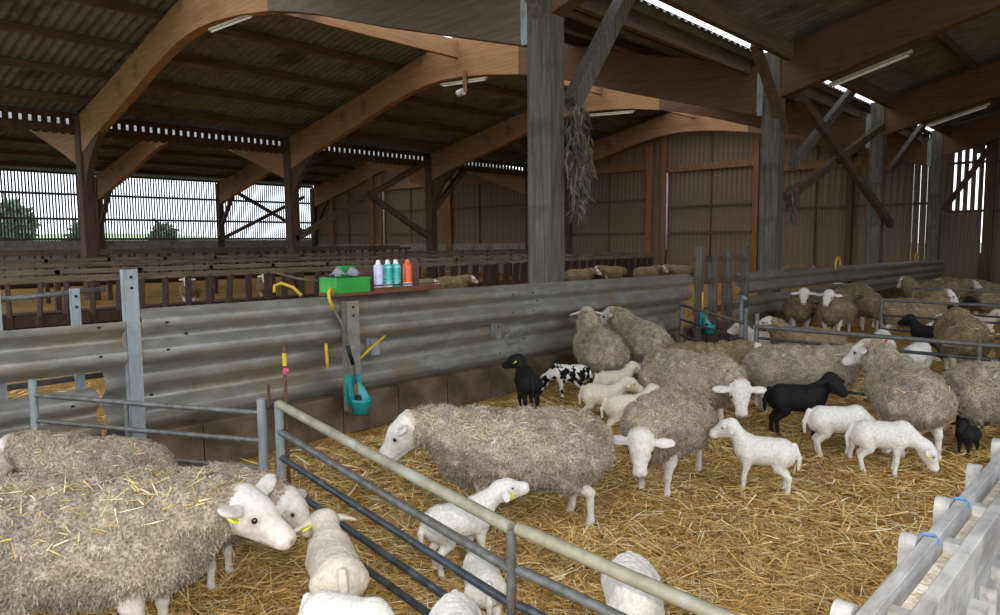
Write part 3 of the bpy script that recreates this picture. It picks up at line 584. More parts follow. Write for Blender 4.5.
# drinkers
def drinker(x, y, z, label, hose=True):
    r = empty('drinker', (x, y, z), label, 'drinker', 'teal sheep drinkers')
    # scooped bowl: half-ellipse lip with raised back
    V = []; F = []; n = 24; rings = [(1.0, 0), (1.06, .02), (.98, .02), (.86, -.02), (.6, -.055), (.25, -.065)]
    for q, (s, dz) in enumerate(rings):
        for k in range(n):
            a = 2*math.pi*k/n; back = max(0, -math.cos(a))
            V.append((x+.09+math.cos(a)*.095*s, y+math.sin(a)*.085*s, z+.07+dz+back*.15*(1 if q < 4 else .2)))
    for q in range(len(rings)-1): F += [(q*n+k, q*n+(k+1) % n, (q+1)*n+(k+1) % n, (q+1)*n+k) for k in range(n)]
    F.append(tuple((len(rings)-1)*n+k for k in range(n)))
    for k in range(n):
        a = 2*math.pi*k/n; V.append((x+.09+math.cos(a)*.07, y+math.sin(a)*.062, z-.03))
    F += [(k, len(rings)*n+k, len(rings)*n+(k+1) % n, (k+1) % n) for k in range(n)]; F.append(tuple(len(rings)*n+k for k in range(n))[::-1])
    MB().add(V, F).build('bowl', M['teal'], r, smooth=True)
    MB().box((x-.002, y, z+.15), (.012, .15, .24)).build('back_plate', M['teal'], r)
    MB().tube([(x+.07, y, z+.02), (x+.06, y, z+.11)], [.03, .02], 10).build('nose_paddle', M['black'], r); MB().tube([(x+.03, y, z+.10), (x+.03, y, z+.20)], .016, 10).build('valve', M['brass'], r)
    if hose:
        MB().tube([(x+.03, y, z+.2), (x+.03, y-.01, z+.34), (x+.03, y-.10, z+.66), (x+.03, y-.19, z+.84)], .012, 8).build('supply_pipe', M['tubesteel'], r, smooth=True)
        MB().tube([(x+.03, y-.02, z+.36), (x+.03, y-.07, z+.52)], .016, 8).build('pipe_sleeve', M['black'], r, smooth=True)
        MB().tube([(x+.03, y-.19, z+.82), (x+.03, y-.225, z+.9), (x+.02, y-.225, z+.955), (x, y-.19, z+.985), (x-.03, y-.155, z+.97), (x-.045, y-.145, z+.935)], .013, 8).build('hose', M['yellow'], r, smooth=True)
    return r
drinker(-4.785, 3.46, .26, 'teal plastic drinking bowl on the channel post with pipe and yellow hose')
drinker(-4.782, 9.55, .30, 'teal plastic drinking bowl on the wooden pen gate', False)
tag(MB().tube([(-4.875, 3.28, .60), (-4.875, 3.27, .80)], .013, 8).build('hose_end', M['yellow'], smooth=True), 'yellow hose end hanging against the lower rail', 'hose')
tag(MB().tube([(-4.87, 3.57, .62), (-4.865, 3.7, .71), (-4.87, 3.86, .80)], .012, 8).build('hose_piece', M['yellow'], smooth=True), 'slanting yellow hose right of the drinker post', 'hose')
tag(MB().tube([(-5.06, 2.94, 1.22), (-5.07, 2.95, 1.27), (-5.06, 3.0, 1.29), (-5.0, 3.07, 1.255), (-4.95, 3.11, 1.19)], .013, 8).build('hose_loop', M['yellow'], smooth=True), 'yellow hose loop over the top of the guard rail', 'hose')
for yy, lb in ((15.9, 'yellow hose loop on the far guard rail, nearer one'), (22.5, 'yellow hose loop on the far guard rail near the gable')): tag(MB().tube([(-4.94, yy+math.cos(t*.5)*.16, 1.02-.006*(yy-15.9)+math.sin(t*.5)*.2) for t in range(0, 8)], .02, 8).build('hose_loop', M['yellow'], smooth=True), lb, 'hose')
tag(MB().tube([(-5.1, 2.95, 1.38), (-5.08, 3.15, 1.32), (-5.06, 3.35, 1.29)], .01, 8).build('grey_hose', M['feedrail'], smooth=True), 'thin pale hose above the rail left of the crate', 'hose')
tag(MB().tube([(-4.778, 9.52, .60), (-4.778, 9.52, .86)], .014, 8).build('hose_upright', M['yellow'], smooth=True), 'short yellow hose above the far drinker', 'hose')

# tube lamps and odds and ends under the arches
def tube_lamp(p, q, label):
    r = empty('tube_lamp', p, label, 'lamp', 'tube lamps under the arches'); MB().beam(p, q, .07, .05).build('housing', M['lamp'], r)
    u = Vector(q)-Vector(p); MB().tube([Vector(p)+u*.04-Vector((0, 0, .045)), Vector(p)+u*.96-Vector((0, 0, .045))], .02, 8).build('tube', M['white'], r)
tube_lamp((-14.2, 7.05, 5.84), (-12.5, 7.05, 5.80), 'tube lamp under the arch nearest the top edge')
tube_lamp((-14.6, 13.7, 5.84), (-12.9, 13.7, 5.76), 'tube lamp under the second arch beside the hanging hook')
tube_lamp((-14.5, 20.4, 5.84), (-12.7, 20.4, 5.74), 'tube lamp under the third arch')
tube_lamp((-4.5, 13.68, 4.33), (-3.2, 13.68, 4.68), 'tube lamp under the rising beam, second post')
tube_lamp((-4.4, 20.38, 4.35), (-3.1, 20.38, 4.70), 'tube lamp under the rising beam, third post')
hk = empty('hanging_hook', (-13.6, 13.55, 5.5), 'pale wooden hook hanging from the second arch', 'hook')
MB().beam((-13.6, 13.6, 5.50), (-13.6, 13.6, 6.02), .11, .06, up=(0, 1, 0)).build('shank', M['redpost'], hk); MB().tube([(-13.62, 13.57, 5.5), (-13.82, 13.57, 5.48)], .09, 10).build('toe', M['plaster'], hk)
def hay_clump(x, y, z0, z1, r, label, n=900):
    rng = np.random.default_rng(5); t = rng.random(n)**.8; rad = r*np.sin(math.pi*np.clip(t*.9+.1, 0, 1))**.6; a = rng.random(n)*6.283; q = rng.random(n)
    P = np.stack([x+np.cos(a)*rad*q*.7, y+np.sin(a)*rad*q, z1-(z1-z0)*t], 1); D = np.stack([rng.normal(0, .3, n), rng.normal(0, .3, n), -np.ones(n)], 1); D /= np.linalg.norm(D, axis=1)[:, None]
    cols = np.array(lin('#6f6455'))[None]*(.5+rng.random((n, 1))*.7)
    V, F, C = blades(P, D, .08+.12*rng.random(n), np.full(n, .02), rng.normal(size=(n, 3)), rng.normal(0, .03, (n, 3)), cols)
    tag(link('hay_clump', np_mesh('hay_clump', V-np.array([x, y, z0]), [F], C), M['straw'], loc=(x, y, z0)), label, 'hay clump', kind='stuff')
hay_clump(-5.12, 7.0, 2.0, 3.2, .22, 'dusty cobwebbed hay hanging on the nearest grey post'); hay_clump(-5.12, 13.75, 2.0, 2.7, .16, 'small dusty hay tuft on the second grey post', 400)

# trees seen as dim shapes between the slats
def tree(x, y, h, label):
    r = empty('tree', (x, y, -.2), label, 'tree', 'trees on the meadow outside'); MB().tube([(x, y, -.2), (x+.1, y, h*.5), (x, y, h*.8)], [.3, .22, .1], 8).build('trunk', M['bark'], r)
    rng = np.random.default_rng(int(h*10)); n = 1500; d = rng.normal(size=(n, 3)); d /= np.linalg.norm(d, axis=1)[:, None]
    P = np.array([x, y, h*.62])+d*np.array([h*.28, h*.28, h*.4])*(rng.random((n, 1))**.4)
    V, F, C = blades(P, rng.normal(size=(n, 3))*.6, np.full(n, .6), np.full(n, .45), rng.normal(size=(n, 3)), rng.normal(0, .1, (n, 3)), np.ones((n, 3))*.1)
    link('crown', np_mesh('crown', V-np.array([x, y, -.2]), [F]), M['leaf'], r)
tree(-66, 16, 4.8, 'dim green tree behind the slats at the left edge'); tree(-70, 22.5, 3.4, 'small dim tree behind the slats near the first dark post'); tree(-72, 30, 3.2, 'small dim tree behind the slats between the dark posts')

# ---- loose straw
def straw(n, name, label, xr, yr, near):
    rng = np.random.default_rng(21+n); r = near[0]+(near[1]-near[0])*rng.random(n*3)**1.15; a = rng.random(n*3)*2.0+math.pi/2-.28
    X, Y = r*np.cos(a), r*np.sin(a); k = (X > xr[0]) & (X < xr[1]) & (Y > yr[0]) & (Y < yr[1]); X, Y, r = X[k][:n], Y[k][:n], r[k][:n]; n = len(X)
    th = rng.random(n)*6.283; D = np.stack([np.cos(th), np.sin(th), rng.normal(.02, .12, n)], 1); Lg = .05+.17*rng.random(n)**2
    N_ = np.stack([rng.normal(0, .35, n), rng.normal(0, .35, n), np.ones(n)], 1)
    P = np.stack([X, Y, .008+.022*rng.random(n)], 1); P[:, 2] += np.abs(np.minimum(D[:, 2], 0))*Lg
    curl = np.stack([rng.normal(0, .012, n), rng.normal(0, .012, n), rng.normal(-.002, .006, n)], 1)
    pal = np.array([lin(c) for c in ('#dcb368', '#cfa258', '#ecca84', '#f4e0ac', '#bb8f4c', '#a07840', '#faf0d0')]); ci = rng.choice(len(pal), n, p=[.26, .24, .18, .10, .12, .07, .03])
    V, F, C = blades(P, D, Lg, (.0032+.0030*rng.random(n))*np.clip(r/3.5, 1, 2.2), N_, curl, pal[ci]*(.8+.4*rng.random((n, 1))))
    o = link(name, np_mesh(name, V, [F], C), M['straw']); return tag(o, label, 'straw', kind='stuff')
straw(90000, 'loose_straw', 'loose golden straw stalks strewn over the near pen', (-4.73, -.45), (.3, 9.5), (1.4, 9.5))
straw(9000, 'loose_straw', 'loose straw stalks strewn between the far ewes', (-4.8, 2), (9.5, 24), (9, 22))
straw(9000, 'loose_straw', 'loose straw stalks strewn beyond the guard rails', (-10, -5.5), (.8, 24), (6, 20))

# ================================================================== SHEEP
def rcone(G, a, b, ra, rb):
    a, b = np.asarray(a, np.float32), np.asarray(b, np.float32); ba = b-a; pa = G-a
    h = np.clip((pa@ba)/max(float(ba@ba), 1e-9), 0, 1); d = pa-h[..., None]*ba
    return np.sqrt((d*d).sum(-1))-(ra+(rb-ra)*h)
def ellip(G, c, r, ax):
    q = (G-np.asarray(c, np.float32))@np.asarray(ax, np.float32).T; r = np.asarray(r, np.float32)
    k0 = np.sqrt(((q/r)**2).sum(-1)); k1 = np.sqrt(((q/(r*r))**2).sum(-1))+1e-6; return k0*(k0-1)/k1
def prim_box(p):
    if p[0] == 'c': a, b, r = np.minimum(p[1], p[2]), np.maximum(p[1], p[2]), max(p[3], p[4])
    else: r = max(p[2]); a = b = np.asarray(p[1])
    return np.asarray(a)-r, np.asarray(b)+r
def mesh_sdf(prims, res):
    """smooth union of primitives ('c', a, b, ra, rb, k) / ('e', c, radii, axes, k) -> surface-nets mesh"""
    lo = np.min([prim_box(p)[0] for p in prims], 0)-3*res; hi = np.max([prim_box(p)[1] for p in prims], 0)+3*res
    n = np.ceil((hi-lo)/res).astype(int)+1; far = .25; Fd = np.full(n, far, np.float32)
    ax = [lo[i]+np.arange(n[i])*res for i in range(3)]
    for p in prims:
        a, b = prim_box(p); k = p[-1]; mg = k+2.5*res
        i0 = np.maximum(((a-mg-lo)/res).astype(int), 0); i1 = np.minimum(((b+mg-lo)/res).astype(int)+2, n)
        sl = tuple(slice(i0[i], i1[i]) for i in range(3))
        G = np.stack(np.meshgrid(*[ax[i][sl[i]] for i in range(3)], indexing='ij'), -1).astype(np.float32)
        d = rcone(G, *p[1:5]) if p[0] == 'c' else ellip(G, *p[1:4])
        f = Fd[sl]; h = np.maximum(k-np.abs(f-d), 0)/k; Fd[sl] = np.minimum(f, d)-h*h*k*.25
    ins = Fd < 0; c = [ins[dx:n[0]-1+dx, dy:n[1]-1+dy, dz:n[2]-1+dz] for dx in (0, 1) for dy in (0, 1) for dz in (0, 1)]
    s = sum(x.astype(np.int8) for x in c); act = (s > 0) & (s < 8); ijk = np.argwhere(act); idx = np.full(act.shape, -1, np.int64); idx[act] = np.arange(len(ijk))
    acc = np.zeros((len(ijk), 3)); cnt = np.zeros(len(ijk))
    for axis in range(3):
        o = [i for i in range(3) if i != axis]
        for u in (0, 1):
            for v in (0, 1):
                A = ijk.copy(); A[:, o[0]] += u; A[:, o[1]] += v; B = A.copy(); B[:, axis] += 1
                fa, fb = Fd[tuple(A.T)], Fd[tuple(B.T)]; m = (fa < 0) != (fb < 0); t = np.where(m, fa/np.where(m, fa-fb, 1), 0)
                q = A.astype(float); q[:, axis] += t; acc[m] += q[m]; cnt[m] += 1
    V = lo+acc/cnt[:, None]*res; F = []
    for axis in range(3):
        o = [(axis+1) % 3, (axis+2) % 3]; a = [slice(None)]*3; b = [slice(None)]*3; a[axis] = slice(0, -1); b[axis] = slice(1, None)
        A, B = ins[tuple(a)], ins[tuple(b)]; e = np.argwhere(A != B); e = e[(e[:, o[0]] > 0) & (e[:, o[1]] > 0) & (e[:, o[0]] < n[o[0]]-1) & (e[:, o[1]] < n[o[1]]-1)]
        def cell(du, dv): q = e.copy(); q[:, o[0]] += du; q[:, o[1]] += dv; return idx[tuple(q.T)]
        Q = np.stack([cell(-1, -1), cell(0, -1), cell(0, 0), cell(-1, 0)], 1); fl = ~A[tuple(e.T)]; Q[fl] = Q[fl][:, ::-1]; F.append(Q)
    return V, np.concatenate(F)
def vnormals(V, F):
    N = np.zeros_like(V); nn = np.cross(V[F[:, 2]]-V[F[:, 0]], V[F[:, 3]]-V[F[:, 1]])
    for k in range(4): np.add.at(N, F[:, k], nn)
    return N/(np.linalg.norm(N, axis=1)[:, None]+1e-12)
def unit(v): v = np.asarray(v, float); return v/np.linalg.norm(v)
def head_axes(yaw, pitch):
    d = np.array([math.cos(pitch)*math.cos(yaw), math.cos(pitch)*math.sin(yaw), math.sin(pitch)]); s = unit(np.cross([0, 0, 1], d)); u = np.cross(d, s); return d, s, u
def head_prims(o, d, s, u, L=1.0, ear=1.0, eardrop=-.25):
    o = np.asarray(o, float); q = lambda a, b, c: o+d*a*L+s*b*L+u*c*L
    P = [('c', q(0, 0, 0), q(.06, 0, .005), .078*L, .074*L, .03), ('c', q(.06, 0, .0), q(.20, 0, -.012), .066*L, .040*L, .03),
         ('c', q(.205, .012, -.022), q(.205, -.012, -.022), .036*L, .036*L, .015), ('c', q(.03, 0, -.05), q(.185, 0, -.045), .045*L, .026*L, .02),
         ('c', q(.08, .045, .02), q(.12, .032, .008), .028*L, .022*L, .015), ('c', q(.08, -.045, .02), q(.12, -.032, .008), .028*L, .022*L, .015)]
    ears = []
    for g in (1, -1):
        e = unit(s*g+u*eardrop-d*.15); w = unit(np.cross(e, u)); t = np.cross(e, w); b = q(.025, .055*g, .028)
        P.append(('c', b, b+e*.05*L, .022*L, .02*L, .015)); P.append(('e', b+e*.085*L*ear, (.070*L*ear, .036*L, .014*L), np.stack([e, w, t]), .012)); ears.append((b+e*.075*L*ear+t*.012*L*np.sign(t@d if abs(t@d) > .05 else 1), e, w, t))
    eyes = [q(.085, .067*g, .022) for g in (1, -1)]
    return P, eyes, ears, q(.215, 0, -.02), [q(.235, .02*g, -.008) for g in (1, -1)]
WHITE, PINK, HOOF = np.array(lin('#d6cdc2')), np.array(lin('#d8a79b')), np.array(lin('#4a4038'))
def make_ewe(key, neck=(.53, 0, .60), hyaw=0, hpitch=-.7, lying=False, res=.011, tufts=9000, fat=1.0, dirt=None, earL=1.1, eard=-.25, nw=170, hl=.95):
    rng = np.random.default_rng(abs(hash(key)) % 1000 if False else sum(map(ord, key)))
    dz = -.20 if lying else 0; nk = np.array(neck, float); nk[2] += dz
    I = np.eye(3)
    trunk = [('c', (-.26, 0, .455+dz), (.19, 0, .45+dz), .20*fat, .19*fat, .08), ('e', (-.05, 0, .43+dz), (.43, .24*fat, .20), I, .08), ('c', (.24, 0, .45+dz), (.31, 0, .43+dz), .17, .13, .1), ('c', (-.36, 0, .47+dz), (-.40, 0, .40+dz), .13, .12, .1)]
    b = np.array([.27, 0, .52+dz]); mid = (b+nk)/2+np.array([.0, 0, .015])
    neckp = [('c', b, mid, .155, .115, .08), ('c', mid, nk, .115, .082, .05)]
    d, s, u = head_axes(hyaw, hpitch)
    hp, eyes, ears, nose, nostr = head_prims(nk+d*.01, d, s, u, hl, earL, eard)
    legs = []
    if not lying:
        for g in (1, -1):
            j = rng.uniform(-.04, .04); y = .105*g
            legs += [('c', (.20, y, .36), (.19+j*.3, y, .25), .08, .046, .04), ('c', (.19+j*.3, y, .25), (.205+j*.6, y*.95, .15), .036, .025, .02), ('c', (.205+j*.6, y*.95, .15), (.20+j, y*.95, .05), .021, .0175, .015), ('c', (.20+j, y*.95, .05), (.218+j, y*.95, .015), .020, .024, .015)]
            j = rng.uniform(-.05, .05); y = .115*g
            legs += [('c', (-.31, y, .40), (-.26+j*.3, y, .28), .115, .07, .06), ('c', (-.27+j*.3, y, .29), (-.375+j*.6, y*.95, .215), .055, .028, .03), ('c', (-.375+j*.6, y*.95, .215), (-.365+j, y*.95, .06), .025, .0185, .015), ('c', (-.365+j, y*.95, .06), (-.345+j, y*.95, .015), .021, .025, .015)]
        udder = [('e', (-.27, 0, .26), (.10, .09, .085), I, .04), ('c', (-.25, .05, .205), (-.243, .058, .178), .018, .010, .02), ('c', (-.25, -.05, .205), (-.243, -.058, .178), .018, .010, .02)]
    else:
        udder = []
        for g in (1, -1): legs += [('c', (.22, .13*g, .12), (.36, .12*g, .06), .06, .035, .04), ('c', (.36, .12*g, .06), (.24, .14*g, .03), .032, .025, .02), ('c', (-.28, .2*g, .12), (-.08, .23*g, .05), .09, .04, .05), ('c', (-.08, .23*g, .05), (-.24, .25*g, .03), .034, .026, .02)]
    tail = [('c', (-.475, 0, .56+dz), (-.53, 0, .44+dz), .035, .028, .03), ('c', (-.53, 0, .44+dz), (-.525, 0, .33+dz*.7), .028, .018, .02)]
    shrink = [(p[0], p[1], p[2], p[3]-.03, p[4]-.03, p[5]) if p[0] == 'c' else (p[0], p[1], tuple(r-.03 for r in p[2]), p[3], p[4]) for p in trunk+neckp[:1]]
    V, F = mesh_sdf(shrink+neckp[1:]+hp+legs+udder, res)
    tint = np.tile(WHITE, (len(V), 1)); w = np.exp(-((np.linalg.norm(V-nose, axis=1))/.035)**2)[:, None]; tint = tint*(1-w*.75)+PINK*w*.75
    if udder: w = (np.clip((.13-np.linalg.norm(V-np.array([-.27, 0, .25]), axis=1))/.04, 0, 1)*.8)[:, None]; tint = tint*(1-w)+PINK*w
    w = np.clip((.035-V[:, 2])/.01, 0, 1)[:, None]; tint = tint*(1-w)+HOOF*w
    lm = (np.clip((.3-V[:, 2])/.25, 0, 1)*vnoise(V*22, 4)*.45)[:, None]; tint = tint*(1-lm)+np.array(lin('#8a7358'))*lm
    al = (V-nk)@d; w = (np.clip((-.012-al)/.05+.5*(vnoise(V*50, 2)-.5), 0, 1)*(V[:, 2] > nk[2]-.25)*(V[:, 0] > .2))[:, None]; tint = tint*(1-w)+np.array(lin((dirt or ('#b5a48c',))[0]))*w
    DK = np.array(lin('#6b5a50'))
    for e in eyes: w = (np.exp(-((np.linalg.norm(V-e, axis=1))/.022)**2)*.7)[:, None]; tint = tint*(1-w)+DK*w
    for e in nostr: w = (np.exp(-((np.linalg.norm(V-e, axis=1))/.011)**2)*.95)[:, None]; tint = tint*(1-w)+DK*.4*w
    al = (V-nk)@d; up = (V-nk)@u; w = (np.exp(-((up+.052-.08*(al-.2))/.005)**2)*((al > .13) & (al < .26))*.6)[:, None]; tint = tint*(1-w)+DK*w
    body = np_mesh(key+'_body', V, [F], tint, True)
    # fleece: lumpy shell plus thousands of wool locks
    V, F = mesh_sdf(trunk+tail+neckp[:1]+[('c', mid, mid+(nk-mid)*.62, .125, .100, .05)]+([('c', (-.31, g*.115, .40), (-.27, g*.12, .31), .125, .085, .06) for g in (1, -1)] if not lying else []), .014 if res < .012 else .018)
    N = vnormals(V, F); nz = vnoise(V*24, 3); n2 = vnoise(V*60, 5)
    V = V+N*((nz-.45)*.028+(n2-.5)*.018)[:, None]
    c0, c1, c2 = (np.array(lin(c)) for c in (dirt or ('#b5a48c', '#8e8170', '#c8baa2')))
    mixn = vnoise(V*7, 9)[:, None]; tF = c0*mixn+c1*(1-mixn); hi = np.clip((nz-.5)*3, 0, 1)[:, None]; tF = tF*(1-hi*.5)+c2*hi*.5
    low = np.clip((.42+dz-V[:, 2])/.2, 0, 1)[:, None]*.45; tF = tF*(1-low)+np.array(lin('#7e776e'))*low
    parts = [(V, F, tF)]
    if tufts:
        k = rng.integers(0, len(V), tufts); P = V[k]+rng.normal(0, .004, (tufts, 3)); Nn = N[k]
        D = Nn*.55+np.array([-.15, 0, -.55])+rng.normal(0, .35, (tufts, 3)); D /= np.linalg.norm(D, axis=1)[:, None]
        cc = tF[k]*(.75+.5*rng.random((tufts, 1)))
        Vb, Fb, Cb = blades(P-D*.004, D, .010+.014*rng.random(tufts), .0028+.0026*rng.random(tufts), Nn+rng.normal(0, .5, (tufts, 3)), Nn*-.006+rng.normal(0, .006, (tufts, 3)), cc)
        parts.append((Vb, Fb, Cb))
    Vs, Fs, Cs, o = [], [], [], 0
    for a, b_, c in parts: Vs.append(a); Fs.append(b_+o); Cs.append(c); o += len(a)
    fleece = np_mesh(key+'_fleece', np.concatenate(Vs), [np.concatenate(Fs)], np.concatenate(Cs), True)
    # straw caught on the back
    n = nw; k = rng.choice(np.where(N[:, 2] > .35)[0], n); th = rng.random(n)*6.283; D = np.stack([np.cos(th), np.sin(th), rng.normal(0, .15, n)], 1); D -= N[k]*(D*N[k]).sum(1)[:, None]*.9
    pal = np.array([lin(c) for c in ('#d9bd7c', '#c9a35c', '#eadcb0', '#a98a52')])[rng.integers(0, 4, n)]
    Vb, Fb, Cb = blades(V[k]+N[k]*.013-D*.03, D, .03+.07*rng.random(n), .003+.002*rng.random(n), N[k], rng.normal(0, .006, (n, 3)), pal)
    wisps = np_mesh(key+'_wisps', Vb, [Fb], Cb)
    return dict(body=body, fleece=fleece, wisps=wisps, eyes=eyes, ears=ears, er=.0135)
def make_lamb(key, neck=(.20, 0, .40), hyaw=0, hpitch=-.35, lying=False, res=.0075, graze=False, white='#ddd6ca', kind='lamb'):
    rng = np.random.default_rng(sum(map(ord, key))); dz = -.17 if lying else 0; I = np.eye(3); nk = np.array(neck, float); nk[2] += dz
    P = [('c', (-.135, 0, .285+dz), (.09, 0, .28+dz), .080, .083, .04), ('e', (-.02, 0, .27+dz), (.19, .088, .083), I, .04), ('c', (-.17, 0, .285+dz), (-.18, 0, .25+dz), .062, .06, .05)]
    b = np.array([.12, 0, .315+dz]); P += [('c', b, nk, .068, .044, .05)]
    d, s, u = head_axes(hyaw, hpitch); hp, eyes, ears, nose, muz = head_prims(nk+d*.008, d, s, u, .70, 1.0, -.35); P += hp
    if not lying:
        for g in (1, -1):
            j = rng.uniform(-.03, .03); y = .05*g
            P += [('c', (.095, y, .25), (.09+j*.3, y, .18), .042, .027, .03), ('c', (.09+j*.3, y, .18), (.10+j*.7, y, .11), .024, .0185, .012), ('c', (.10+j*.7, y, .11), (.095+j, y, .035), .0165, .0145, .01), ('c', (.095+j, y, .035), (.107+j, y, .012), .016, .018, .01)]
            j = rng.uniform(-.035, .035); y = .052*g
            P += [('c', (-.15, y, .26), (-.12+j*.3, y, .19), .058, .038, .03), ('c', (-.12+j*.3, y, .19), (-.19+j*.6, y, .125), .032, .020, .015), ('c', (-.19+j*.6, y, .125), (-.18+j, y, .04), .0185, .0155, .012), ('c', (-.18+j, y, .04), (-.167+j, y, .012), .0165, .0185, .01)]
    else:
        for g in (1, -1): P += [('c', (.09, .06*g, .07), (.17, .055*g, .035), .032, .02, .02), ('c', (.17, .055*g, .035), (.10, .07*g, .018), .018, .015, .01), ('c', (-.12, .08*g, .07), (-.02, .10*g, .035), .045, .022, .03), ('c', (-.02, .10*g, .035), (-.10, .115*g, .018), .018, .015, .01)]
    P += [('c', (-.235, 0, .33+dz), (-.268, 0, .25+dz), .018, .016, .015), ('c', (-.268, 0, .25+dz), (-.262, 0, .18+dz*.6), .016, .012, .01)]
    V, F = mesh_sdf(P, res); N = vnormals(V, F)
    wool = np.clip((V[:, 2]-(.2+dz))/.05, 0, 1)*np.clip((.3-np.linalg.norm(V-np.array([-.05, 0, .29+dz]), axis=1))/.1, 0, 1)
    V = V+N*((vnoise(V*85, 6)-.5)*.0055*wool)[:, None]
    V[:, 0] *= .87; nose = nose*np.array([.87, 1, 1]); muz = [e*np.array([.87, 1, 1]) for e in muz]; eyes = [e*np.array([.87, 1, 1]) for e in eyes]; ears = [(p*np.array([.87, 1, 1]), e, w_, t) for p, e, w_, t in ears]
    base = np.array(lin(white)); tint = np.tile(base, (len(V), 1))
    w = (np.exp(-(np.linalg.norm(V-nose, axis=1)/.022)**2)*.8)[:, None]; tint = tint*(1-w)+PINK*w
    w = (np.clip((.035-V[:, 2])/.012, 0, 1) if not lying else np.zeros(len(V)))[:, None]; tint = tint*(1-w*.5)+np.array(lin('#8f7a5d'))*w*.5
    w = (vnoise(V*14, 8)*.22*np.clip((.3-V[:, 2])/.2, 0, 1))[:, None]; tint = tint*(1-w)+np.array(lin('#c6a98a'))*w
    DK = np.array(lin('#6b5a50'))
    for e in eyes: w = (np.exp(-((np.linalg.norm(V-e, axis=1))/.013)**2)*.7)[:, None]; tint = tint*(1-w)+DK*w
    for e in muz: w = (np.exp(-((np.linalg.norm(V-e, axis=1))/.007)**2)*.9)[:, None]; tint = tint*(1-w)+DK*.4*w
    return dict(body=np_mesh(key+'_body', V, [F], tint, True), fleece=None, wisps=None, eyes=eyes, ears=ears, er=.0095)
tagb = MB().add([(-.017, -.004, .0), (.017, -.004, .0), (.02, -.004, -.03), (0, -.004, -.04), (-.02, -.004, -.03), (-.017, .004, .0), (.017, .004, .0), (.02, .004, -.03), (0, .004, -.04), (-.02, .004, -.03)],
               [(0, 1, 2, 3, 4), (9, 8, 7, 6, 5), (0, 5, 6, 1), (1, 6, 7, 2), (2, 7, 8, 3), (3, 8, 9, 4), (4, 9, 5, 0)]).build('ear_tag', M['tagyellow']); TAG = tagb.data; bpy.data.objects.remove(tagb)
ev = MB(); n_ = 10
for i in range(1, 6): ev.v += [(math.sin(math.pi*i/6)*math.cos(6.283*k/n_), math.sin(math.pi*i/6)*math.sin(6.283*k/n_), math.cos(math.pi*i/6)) for k in range(n_)]
ev.f = [(i*n_+k, i*n_+(k+1) % n_, (i+1)*n_+(k+1) % n_, (i+1)*n_+k) for i in range(4) for k in range(n_)]+[tuple(range(n_)), tuple(range(4*n_, 5*n_))]
eo = ev.build('eye', M['eye'], None, smooth=True); EYE = eo.data; bpy.data.objects.remove(eo)
VAR = {}
def put(var, xy, yaw, s, name, cat, label, group, skin=None, tags=(), wisps=True, z=0, own=None, fl=None):
    v = VAR[var]; o = bpy.data.objects.new(name, v['body']); COL.objects.link(o)
    o.location = (xy[0], xy[1], z-.004); o.rotation_euler = (0, 0, yaw); o.scale = (s, s, s)
    if not v['body'].materials: v['body'].materials.append(M['skin'] if v['fleece'] else M['lambwool'])
    if skin: o.material_slots[0].link = 'OBJECT'; o.material_slots[0].material = M[skin]
    if v['fleece']:
        if not v['fleece'].materials: v['fleece'].materials.append(M['fleece'])
        c = bpy.data.objects.new('fleece', v['fleece']); COL.objects.link(c); c.parent = o
        if wisps:
            if not v['wisps'].materials: v['wisps'].materials.append(M['straw'])
            c = bpy.data.objects.new('straw_wisps', v['wisps']); COL.objects.link(c); c.parent = o; c['kind'] = 'stuff'
    for e in v['eyes']:
        c = bpy.data.objects.new('eye', EYE); COL.objects.link(c); c.parent = o; c.location = tuple(e); c.scale = (v['er'],)*3
    for k in tags:
        p, e, w, t = v['ears'][k]; c = bpy.data.objects.new('ear_tag', TAG); COL.objects.link(c); c.parent = o
        tt = t if t@np.array([0, 0, 1]) > -2 else -t
        off = .008 if v['er'] > .012 else .004
        c.matrix_local = Matrix(((e[0], tt[0], w[0], p[0]+tt[0]*off), (e[1], tt[1], w[1], p[1]+tt[1]*off), (e[2], tt[2], w[2], p[2]+tt[2]*off), (0, 0, 0, 1)))
    return tag(o, label, cat, group)
VAR['level'] = make_ewe('level', (.58, .01, .59), .05, -.78, res=.009, tufts=36000, fat=1.04, eard=.1, hl=1.1)
VAR['reach'] = make_ewe('reach', (.57, -.03, .57), -.12, -.5, res=.009, tufts=60000, fat=1.08, eard=.25, nw=420)
VAR['lowturn_right'] = make_ewe('lowturn_right', (.55, -.08, .47), -.7, -.95, res=.009, tufts=30000)
VAR['lowfront'] = make_ewe('lowfront', (.56, .05, .48), .3, -1.0, res=.009, tufts=34000)
VAR['low'] = make_ewe('low', (.60, -.05, .50), -.25, -.75, res=.009, tufts=30000)
VAR['up'] = make_ewe('up', (.46, .0, .78), .0, -.35, res=.011, tufts=22000)
VAR['upturn'] = make_ewe('upturn', (.47, .15, .70), 1.2, -.6, res=.010, tufts=30000)
BRN = ('#94805f', '#74634a', '#ab9775')
VAR['brown_up'] = make_ewe('brown_up', (.45, .02, .74), -.1, -.75, res=.012, tufts=14000, dirt=BRN)
VAR['brown'] = make_ewe('brown', (.54, -.02, .60), -.1, -.5, res=.012, tufts=16000, dirt=BRN)
VAR['lying'] = make_ewe('lying', (.48, .0, .72), .2, -.35, lying=True, res=.013, tufts=10000, dirt=('#a08a68', '#7d6c52', '#b5a17d'))
VAR['lamb_stand'] = make_lamb('lamb_stand', (.205, .0, .425), .1, -.3)
VAR['lamb_graze'] = make_lamb('lamb_graze', (.27, .0, .22), .0, -1.0)
VAR['lamb_reach'] = make_lamb('lamb_reach', (.24, -.02, .39), -.35, .15)
VAR['lamb_turn'] = make_lamb('lamb_turn', (.19, .04, .43), .9, -.3)
